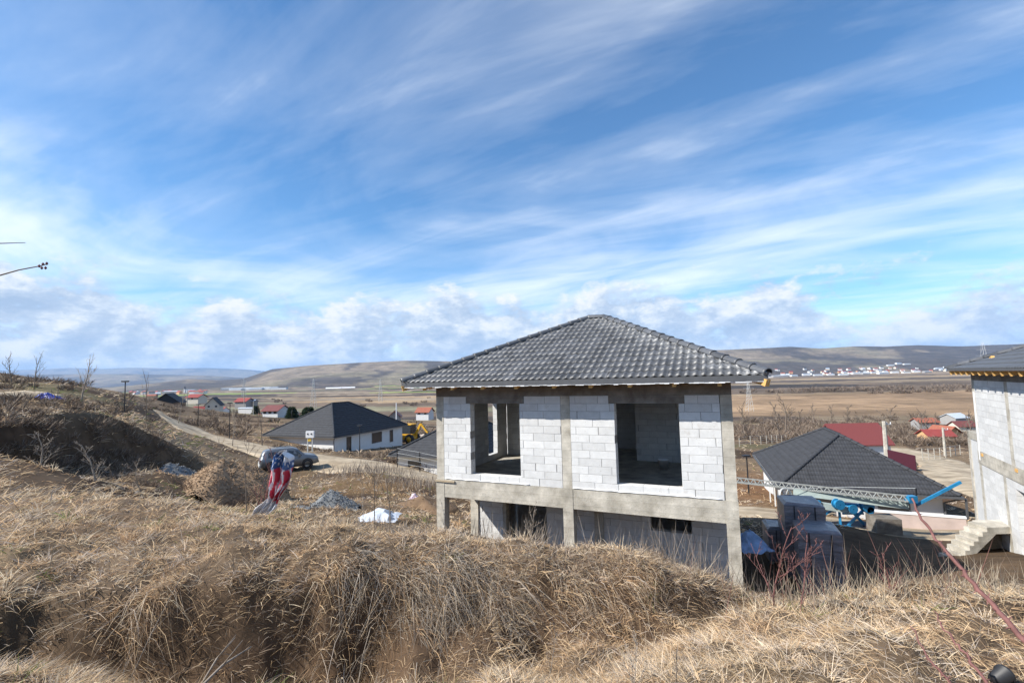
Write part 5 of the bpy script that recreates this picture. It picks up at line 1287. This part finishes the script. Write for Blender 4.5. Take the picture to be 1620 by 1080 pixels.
# long grass that hangs over the lip of the bank
def along(P, n):
    seg = np.hypot(*(P[1:] - P[:-1]).T); t = rng.uniform(0, seg.sum(), n); c = np.concatenate([[0], np.cumsum(seg)]); k = np.clip(np.searchsorted(c, t) - 1, 0, len(seg) - 1)
    return P[k] + (P[k + 1] - P[k]) * ((t - c[k]) / seg[k])[:, None]
p = along(LIP, 19000); off = rng.normal(0, .28, len(p)); tn = fbm(p[:, 0] * .9, p[:, 1] * .9, 51, 3)
x, y = p[:, 0] + rng.normal(0, .05, len(p)), p[:, 1] + off + .12; z = height(x, y)
keep = tn > np.where((p[:, 0] / p[:, 1] > -.42) & (p[:, 0] / p[:, 1] < .0), rng.uniform(.30, .60, len(p)), rng.uniform(.50, .78, len(p))); x, y, z = x[keep], y[keep], z[keep]; n = len(x)
px_b = x / y
sw = fbm(x * 1.6, y * 1.6, 53, 3) * 3.0 - 1.5
d = np.stack([rng.normal(.2, .42, n) + sw, rng.normal(-.7, .35, n), rng.uniform(-.05, .8, n)], -1)
greyish = (px_b > -.36) & (px_b < .08) & (rng.uniform(0, 1, n) < .65)
col = STRAW[rng.integers(0, 7, n)] * rng.uniform(.65, 1.15, (n, 1)); col[greyish] = np.array([.40, .35, .29]) * rng.uniform(.6, 1.25, (greyish.sum(), 1))
G.add(np.stack([x, y, z - .02], -1), d, rng.uniform(.3, .85, n) * np.where(px_b > .02, .6, 1), rng.uniform(.0035, .0075, n), rng.uniform(.55, 1.25, n), col)
# taller straw and weeds on the ledge at the right and on the crest before the house
def stand(n, pts, spread, hmin, hmax, cols, lean=.18, w=.006):
    pts = np.array([at(*q)[:2] for q in pts]); k = rng.integers(0, len(pts), n); x = pts[k, 0] + rng.normal(0, spread, n); y = pts[k, 1] + rng.normal(0, spread, n); z = height(x, y)
    d = np.stack([rng.normal(.05, lean, n), rng.normal(0, lean, n), np.ones(n)], -1); col = np.array(cols)[rng.integers(0, len(cols), n)] * rng.uniform(.7, 1.2, (n, 1))
    G.add(np.stack([x, y, z - .03], -1), d, rng.uniform(hmin, hmax, n), np.maximum(w, np.hypot(x, y) * .0009) * rng.uniform(.7, 1.3, n), rng.uniform(0, .2, n), col)
PALE = [(.46, .38, .28), (.38, .31, .23), (.55, .46, .33)]; GREYW = [(.33, .28, .23), (.27, .22, .18), (.40, .33, .26)]
stand(900, [(1230,935,6.2),(1300,925,6.6),(1360,920,6.8),(1420,912,7),(1480,910,7),(1540,915,6.7),(1600,925,6.2),(1300,960,5.4),(1450,955,5.6)], .42, .12, .6, PALE, .34, .0045)
stand(260, [(1060,885,7.4),(1100,890,7.3),(1140,905,7.1),(1010,875,7.6)], .34, .2, .85, GREYW, .3)
stand(150, [(1190,940,6.0),(1235,935,6.1),(1290,930,6.4),(1350,925,6.6),(1420,918,6.8),(1480,915,6.8),(1540,920,6.5)], .4, .35, 1.0, [(.22, .11, .09), (.28, .20, .15), (.34, .26, .2)], .3, .006)
stand(90, [(700,900,6.5),(850,890,6.6),(950,885,6.8),(560,880,7),(420,880,7),(200,880,6.8),(1050,900,6.6)], .6, .2, .6, [(.30, .24, .18), (.42, .34, .26), (.2, .15, .11)], .4, .005)
stand(160, [(830,860,8.1),(855,862,8.1),(770,850,8.4)], .25, .3, .7, GREYW)
stand(700, [(690,850,10),(720,850,11),(640,835,12),(560,830,11.5),(600,830,13)], .5, .2, .55, GREYW)
stand(900, [(660,760,29),(690,765,28.5),(600,748,33),(560,745,34)], 1.4, .4, 1.0, GREYW, .3, .02)
G.build('dry_grass', M['straw'], 'dry straw-coloured grass covering the banks and slopes', 'grass')
# brush: grey-brown thorny growth that reads as a mass
BR = Blades()
BROWN = np.array([(.16, .12, .09), (.22, .165, .12), (.12, .085, .065), (.26, .21, .165)])
def bush(X, Y, z, w, h, n, wd, pal=BROWN, up=.9):
    a = rng.uniform(0, 2 * np.pi, n); rr_ = np.sqrt(rng.uniform(0, 1, n)) * w * .35
    base = np.stack([X + rr_ * np.cos(a), Y + rr_ * np.sin(a), z + rng.uniform(0, .55, n) ** 1.5 * h], -1)
    d = np.stack([np.cos(a) * rng.uniform(.1, .9, n), np.sin(a) * rng.uniform(.1, .9, n), rng.uniform(.3, 1.0, n) * up], -1)
    BR.add(base, d, rng.uniform(.25, .6, n) * h, wd * rng.uniform(.6, 1.3, n), rng.uniform(-.1, .25, n), pal[rng.integers(0, len(pal), n)] * rng.uniform(.7, 1.25, (n, 1)))
def bushes(n, rng_px, rng_Y, hr, per, wd, pal=BROWN):
    for i in range(n):
        px = rng.uniform(*rng_px); Y = math.exp(rng.uniform(math.log(rng_Y[0]), math.log(rng_Y[1]))); X = at(px, 620, Y)[0]
        if roadmask(np.array([X]), np.array([Y]))[0] > .1 or house_mask(np.array([X]), np.array([Y]))[0]: continue
        h = rng.uniform(*hr); bush(X, Y, hz1(X, Y) - .05, h * rng.uniform(1.2, 2.2), h, per, wd)
for q in along(LIP, 120):
    f_ = q[0] / q[1]; q = q + rng.normal(0, .12, 2) + np.array([0, rng.uniform(-.35, .5)]); hh_ = rng.uniform(.16, .42)
    if f_ > 0 or rng.uniform() < .35: bush(q[0], q[1], hz1(q[0], q[1]) - .04, hh_ * 1.8, hh_, 90, .0045, np.array([(.30, .24, .18), (.22, .165, .12), (.38, .30, .22), (.16, .11, .08)]), .6)
for px_, py_, Y_ in [(rng.uniform(0, 1130), 0, rng.uniform(6.2, 8.6)) for _ in range(70)]:
    X_ = at(px_, 850, Y_)[0]; hh_ = rng.uniform(.10, .28); bush(X_, Y_, hz1(X_, Y_) - .04, hh_ * 2.4, hh_, 80, .005, np.array([(.40, .29, .18), (.28, .19, .12), (.46, .36, .25), (.20, .13, .09)]), .5)
for q_ in range(26):
    e_ = at(rng.uniform(300, 430), 780, 19.5 + rng.uniform(-1.6, .2)); bush(e_[0], e_[1], hz1(e_[0], e_[1]) + rng.uniform(-.05, .3), .7, rng.uniform(.3, .6), 36, .012, np.array([(.20, .13, .09), (.28, .20, .14)]), .9)
bushes(46, (-60, 250), (40, 75), (.6, 1.5), 130, .045)         # skyline brush on the left shoulder
bushes(60, (-40, 250), (17, 30), (.35, .8), 120, .02)
for q in along(PIT[1:], 110):
    q = q + rng.normal(0, .35, 2) + np.array([.45, -.45]); bush(q[0], q[1], hz1(q[0], q[1]) - .05, .9, rng.uniform(.3, .7), 70, .018, BROWN)          # round the cutting
bushes(60, (230, 420), (58, 130), (.7, 1.8), 110, .06)          # slope beyond the track
bushes(34, (400, 640), (44, 52), (.4, .9), 90, .035)            # roadside
bushes(16, (560, 700), (36, 44), (.6, 1.2), 130, .03)
bushes(165, (1150, 1560), (88, 160), (1.6, 3.8), 170, .085)
bushes(60, (225, 480), (150, 420), (1.5, 4.0), 80, .14)     # thicket at the valley edge
bushes(60, (1150, 1560), (150, 250), (2.2, 4.5), 150, .14)
bushes(40, (690, 1160), (70, 160), (1.5, 3.5), 120, .09)
bushes(30, (380, 690), (100, 220), (1.2, 3.0), 110, .10)
bushes(70, (1165, 1560), (600, 660), (5, 10), 110, .42)         # tree belt across the fields
bushes(26, (1380, 1560), (520, 570), (4, 8), 110, .36)
bushes(20, (390, 700), (500, 900), (3, 6), 80, .4)
BR.build('brush', material('bare_brush', (.15, .11, .09), .95, .15, 1, 0, attr=True, spec=.15), 'bare brown brush and thickets across the slopes and valley edge', 'brush')

# ---- single bare trees, saplings and brambles
def grow(seed, H, r0, forks=7, spread=.55, lev=2, lean=(0, 0), taper=.25, first=.25, zig=.05, minr=.004, kids=4):
    """tapered stem with limbs and twigs -> (trunk MB, crown MB)"""
    rn = random.Random(seed); tr, cr = MB(), MB()
    def stem(p, d, L, r, n, mb, sides):
        pts = [p]; rad = [r]
        for i in range(1, n + 1):
            d = (d + Vector((rn.gauss(0, zig), rn.gauss(0, zig), rn.gauss(0, zig * .6) + .02))).normalized(); p = p + d * (L / n); pts.append(p); rad.append(max(minr * .6, r * (1 - (1 - taper) * i / n)))
        mb.tube(pts, rad, sides); return pts, rad
    pts, rad = stem(Vector((0, 0, -.15)), Vector((lean[0], lean[1], 1)).normalized(), H, r0, 8, tr, 7)
    def limbs(pts, rad, L, k, lv, lo):
        for i in range(k):
            t = lo + (1 - lo) * (i + rn.random()) / k; j = min(len(pts) - 2, int(t * (len(pts) - 1))); f = t * (len(pts) - 1) - j
            p = pts[j].lerp(pts[j + 1], f); ax = (pts[j + 1] - pts[j]).normalized(); a = rn.uniform(0, 6.283); s = Vector((math.cos(a), math.sin(a), 0))
            d = (ax * (1 - spread * .6) + s * spread + Vector((0, 0, .12))).normalized(); r = max(minr, rad[j] * rn.uniform(.35, .6)); l = L * rn.uniform(.55, 1.1) * (1 - .55 * t)
            q, w = stem(p, d, l, r, 5, cr, 4 if lv > 1 else 3)
            if lv > 0: limbs(q, w, l * .55, kids, lv - 1, .15)
    limbs(pts, rad, H * .55, forks, lev, first); return tr, cr
def tree(name, label, px, py, Y, pyt, r0, seed, bark='bark', cat='tree', group=None, **kw):
    b = at(px, py, Y); z = hz1(b[0], b[1]); H = max(.4, at(px, pyt, Y)[2] - z); root = thing(name, label, cat, (b[0], b[1], z), 0, group)
    tr, cr = grow(seed, H, r0, **kw); tr.build('trunk', M[bark], root, True); cr.build('crown', M[bark], root, True); return root
tree('bare_tree', 'bare spreading tree in front of the orange ploughed field', 1241, 672, 118, 632, .22, 2, forks=10, lev=2, spread=.62, minr=.045, kids=5, first=.15)
tree('bare_tree', 'slender pale bare tree, tallest on the hillside skyline', 128, 645, 40, 568, .07, 3, 'bark_pale', forks=13, lev=1, spread=.45, minr=.014)
tree('bare_tree', 'thin bare tree on the hillside skyline above the pipe stack', 53, 628, 46, 562, .05, 4, forks=9, lev=1, spread=.4, minr=.014)
tree('bare_tree', 'short bushy bare tree on the hillside skyline beside the path', 18, 618, 48, 562, .06, 5, forks=10, lev=1, spread=.5, minr=.016)
tree('bare_tree', 'forked bare sapling beside the hillside lamp post', 232, 648, 40, 594, .04, 6, forks=6, lev=1, spread=.2, minr=.012, first=.1)
tree('bare_tree', 'small bare tree below the blue tarpaulin slope', 91, 632, 38, 596, .03, 7, forks=6, lev=1, spread=.4, minr=.012)
tree('sapling', 'pale thin sapling beside the dirt track near the village', 282, 674, 62, 622, .045, 8, 'bark_pale', forks=5, lev=1, spread=.25, minr=.02)
tree('sapling', 'whitish thin sapling on the near edge of the dirt track', 368, 708, 44, 652, .045, 9, 'bark_pale', forks=6, lev=1, spread=.25, minr=.016)
tree('sapling', 'thin grey tree at the low roof corner of the long bungalow', 415, 688, 50, 648, .06, 10, forks=7, lev=1, spread=.35, minr=.018)
tree('sapling', 'thin bare stem rising from the gravel heap', 348, 792, 17.5, 682, .012, 11, forks=5, lev=0, spread=.25, minr=.006)
tree('sapling', 'thin bare sapling in front of the brown gravel heap', 391, 822, 11.5, 690, .014, 12, forks=8, lev=1, spread=.45, minr=.005)
tree('sapling', 'reddish multi-stemmed sapling carrying the torn flag', 410, 818, 10.5, 712, .02, 13, 'bark_red', forks=12, lev=1, spread=.4, lean=(.28, 0), minr=.007, first=.05)
tree('sapling', 'bare sapling in front of the white sheet, nearer the gravel heap', 592, 838, 13.6, 728, .018, 14, forks=9, lev=1, spread=.5, minr=.007)
tree('sapling', 'bare sapling in front of the white sheet, nearer the concrete house', 617, 830, 14.2, 738, .02, 15, forks=9, lev=1, spread=.55, minr=.007)
tree('sapling', 'thin dry stem between the small gravel heap and the saplings', 575, 835, 12.5, 720, .009, 16, 'bark_pale', forks=4, lev=0, spread=.3, minr=.005)
tree('thorn_bush', 'grey thorny bush with pale twigs before the earth cutting', 152, 764, 14.5, 690, .03, 17, 'bark_pale', 'bush', forks=12, lev=2, spread=.7, minr=.007, first=.02, zig=.12)
tree('thorn_bush', 'tangled pale thorn bush in the meadow before the earth cutting rim', 62, 742, 14.0, 676, .03, 18, 'bark_pale', 'bush', forks=12, lev=2, spread=.75, minr=.007, first=.02, zig=.12)
tree('thorn_bush', 'low pale thorn bush beside the gravel spill', 226, 770, 15.5, 716, .02, 19, 'bark_pale', 'bush', forks=10, lev=1, spread=.8, minr=.007, first=.02, zig=.12)
tree('thorn_bush', 'spiny orange-brown bush beside the concrete corner post', 1222, 962, 5.7, 792, .013, 20, 'bark_red', 'bush', forks=9, lev=2, spread=.55, minr=.0035, first=.1, zig=.1, kids=3)
tree('thorn_bush', 'spiny bush in front of the wrapped pallets', 1262, 962, 5.5, 818, .011, 21, 'bark_red', 'bush', forks=8, lev=2, spread=.5, minr=.0035, first=.1, zig=.1, lean=(.25, 0), kids=3)
tree('thorn_bush', 'reddish thorn bush below the concrete stair', 1405, 930, 6.6, 850, .012, 22, 'bark_red', 'bush', forks=12, lev=1, spread=.6, minr=.004, first=.02, zig=.1)
tree('weed_stalks', 'dead branching stalks in front of the dark basement opening', 835, 868, 8.3, 792, .012, 23, 'bark_pale', 'stalks', forks=12, lev=1, spread=.6, minr=.005, first=.02, zig=.08)
tree('weed_stalks', 'single dry pale stalk standing in straw below the grassy bank', 864, 1060, 3.9, 960, .005, 24, 'bark_pale', 'stalks', forks=4, lev=0, spread=.3, minr=.003)
tree('weed_stalks', 'tall dry stalk with side twigs in the straw below the bank', 1000, 1078, 3.25, 985, .006, 25, 'bark_pale', 'stalks', forks=7, lev=1, spread=.55, minr=.003, lean=(.12, 0))
tree('weed_stalks', 'dark crooked dead stalk in the straw below the bank', 1066, 1080, 3.2, 1000, .007, 26, 'bark', 'stalks', forks=2, lev=0, spread=.2, minr=.003, zig=.12)
for i in range(16):
    px_, Y_ = random.uniform(1165, 1540), random.uniform(105, 210); gx_, gy_ = at(px_, 640, Y_)[:2]
    t_ = thing('bare_tree', 'grey-brown bare tree rising out of the valley-edge thicket', 'tree', (gx_, gy_, hz1(gx_, gy_)), random.uniform(0, 6), 'bare trees of the valley-edge thicket')
    a_, b_ = grow(100 + i % 5, random.uniform(4.5, 8), .17, forks=9, lev=2, spread=.6, minr=.035 + Y_ * .00012, kids=4, first=.15); a_.build('trunk', M['bark'], t_, True); b_.build('crown', M['bark'], t_, True)
def evergreen(label, px, Y, h, w, n, seed):
    gx_, gy_ = at(px, 640, Y)[:2]; z_ = hz1(gx_, gy_); t_ = thing('evergreen_tree', label, 'tree', (gx_, gy_, z_)); MB().tube([(0, 0, -.3), (0, 0, h * .8)], [.16, .04], 7).build('trunk', M['bark'], t_, True)
    r_ = np.random.default_rng(seed); zz = r_.uniform(.05, 1, n); a = r_.uniform(0, 6.283, n); q = w / 2 * np.sqrt(np.clip(1 - zz, 0, 1) + .05) * np.sqrt(r_.uniform(0, 1, n)); E_ = Blades()
    E_.add(np.stack([q * np.cos(a), q * np.sin(a), zz * h], -1), np.stack([np.cos(a), np.sin(a), r_.uniform(-.4, .7, n)], -1), r_.uniform(.3, .7, n), np.full(n, .22), r_.uniform(0, .4, n), np.array([.035, .055, .028]) * r_.uniform(.5, 1.6, (n, 1)))
    E_.build('crown', bpy.data.materials['dry_grass'], None, None, t_)
evergreen('broad dark evergreen tree beside the ridge of the long bungalow', 488, 118, 3.4, 4.2, 1600, 1)
evergreen('dark evergreen tree next to the white villa', 462, 126, 3.0, 3.0, 1100, 2)
evergreen('small evergreen tree behind the white garden wall building', 405, 150, 2.6, 2.0, 700, 3)
def bramble(label, pts, r0, r1, seed, thorns=26):
    P = [Vector(at(*p)) for p in pts]; g = P[0].copy(); g.z = hz1(g.x, g.y) - .05; root = thing('bramble', label, 'bramble', g)
    rn = random.Random(seed); Q = []
    for a, b in zip(P[:-1], P[1:]):
        for i in range(6): Q.append(a.lerp(b, i / 6) + Vector((rn.gauss(0, .005), rn.gauss(0, .005), rn.gauss(0, .005))))
    Q.append(P[-1]); Q = [q - g for q in Q]
    if P[0].z - g.z > .12: Q = [Vector((0, 0, 0))] + Q
    n = len(Q); rad = [r0 + (r1 - r0) * i / (n - 1) * 1.0 + rn.uniform(0, .1) * r0 for i in range(n)]
    MB().tube(Q, rad, 8).build('cane', M['bark_red'], root, True); th = MB()
    for i in range(thorns):
        j = rn.randrange(1, n - 1); a = rn.uniform(0, 6.28); d = Vector((math.cos(a), .3 * math.sin(a), math.sin(a))).normalized(); th.tube([Q[j], Q[j] + d * (rad[j] * 1.3 + .004), Q[j] + d * (rad[j] * 2.2 + .012)], [rad[j] * .5, rad[j] * .3, .0006], 4)
    tag(th.build('thorns', M['bark_red'], root), kind='stuff')
bramble('thick reddish bramble cane arching up towards the folded crane', [(1690,1110,2.5),(1625,1018,2.6),(1560,945,2.75),(1505,880,2.9),(1470,838,3.0),(1443,788,3.1)], .017, .0045, 1, 40)
bramble('short reddish bramble cane beside the black plant pot', [(1570,1090,2.7),(1535,1040,2.8),(1500,1000,2.9),(1478,965,3.0)], .009, .003, 2)
bramble('thin reddish bramble cane leaning in the straw near the plant pot', [(1510,1090,2.9),(1470,1040,3.0),(1440,990,3.1)], .008, .003, 3)
# shrub just left of the frame whose twigs reach into view
b = at(-190, 1000, 3.6); zb = hz1(b[0], b[1]); root = thing('bare_shrub', 'bare shrub whose budding twig stretches out against the open sky', 'shrub', (b[0], b[1], zb))
o = Vector((b[0], b[1], zb)); T_ = [Vector((0, 0, -.1)), Vector((.02, .02, 1.2)), Vector(at(-150, 560, 3.6)) - o, Vector(at(-120, 470, 3.55)) - o, Vector(at(-100, 360, 3.5)) - o]
MB().tube(T_, [.02, .017, .013, .010, .005], 7).build('trunk', M['bark'], root, True)
MB().tube([T_[3], Vector(at(-30, 444, 3.5)) - o, Vector(at(30, 427, 3.5)) - o, Vector(at(62, 421, 3.5)) - o, Vector(at(74, 418, 3.5)) - o], [.008, .006, .0045, .004, .003], 6).build('twig', M['bark'], root, True)
MB().tube([T_[4], Vector(at(-50, 380, 3.5)) - o, Vector(at(0, 385, 3.5)) - o, Vector(at(40, 384, 3.5)) - o], [.006, .005, .004, .002], 6).build('twig', M['bark'], root, True)
for px, py in ((62, 421), (68, 418), (74, 417), (72, 424), (66, 424)):
    c = Vector(at(px, py, 3.5)) - o; MB().lathe([(.001, -.012), (.008, -.004), (.009, .004), (.001, .014)], 6, c).build('bud', M['bark_red'], root, True)
# dead branches lying in the gully
for i, (lab, A_, B_, r_) in enumerate((('grey dead branch leaning out of the gully', (300, 1072, 4.2), (398, 1022, 4.9), .014), ('thin grey dead branch crossing the gully', (310, 1058, 4.3), (372, 1008, 5.0), .010), ('pale dry reed stem lying on the bank face', (185, 1010, 4.8), (290, 905, 5.5), .006))):
    a, c = Vector(at(*A_)), Vector(at(*B_)); a.z = hz1(a.x, a.y) + .03; c.z = max(c.z, hz1(c.x, c.y) + .05); root = thing('dead_branch', lab, 'branch', a)
    m = (a + c) / 2 + Vector((0, 0, .05)); MB().tube([Vector(), m - a, c - a], [r_, r_ * .8, r_ * .4], 6).build('stem', M['bark_pale'], root, True)
    MB().tube([m - a, m - a + Vector((.12, .1, .16))], [r_ * .6, r_ * .2], 5).build('side_twig', M['bark_pale'], root, True)

# ================================================================== AIR
hz_m = bpy.data.materials.new('haze'); hz_m.use_nodes = True; T = NT(hz_m.node_tree); T.t.nodes.clear()
ho = T.n('ShaderNodeOutputMaterial'); pv = T.n('ShaderNodeVolumePrincipled'); T.l(pv.outputs[0], ho.inputs['Volume'])
pv.inputs['Color'].default_value = (.40, .64, 1.0, 1); pv.inputs['Density'].default_value = 4.2e-5; pv.inputs['Anisotropy'].default_value = 0.0
zt = float(GV[:, 2].max()) + 60; zb_ = float(GV[:, 2].min()) - 1.0
hb = MB().box(-31000, 31000, -31000, 31000, zb_, zt).build('haze', hz_m); tag(hb, 'thin bluish haze of distance over the valley', 'haze', None, 'stuff')
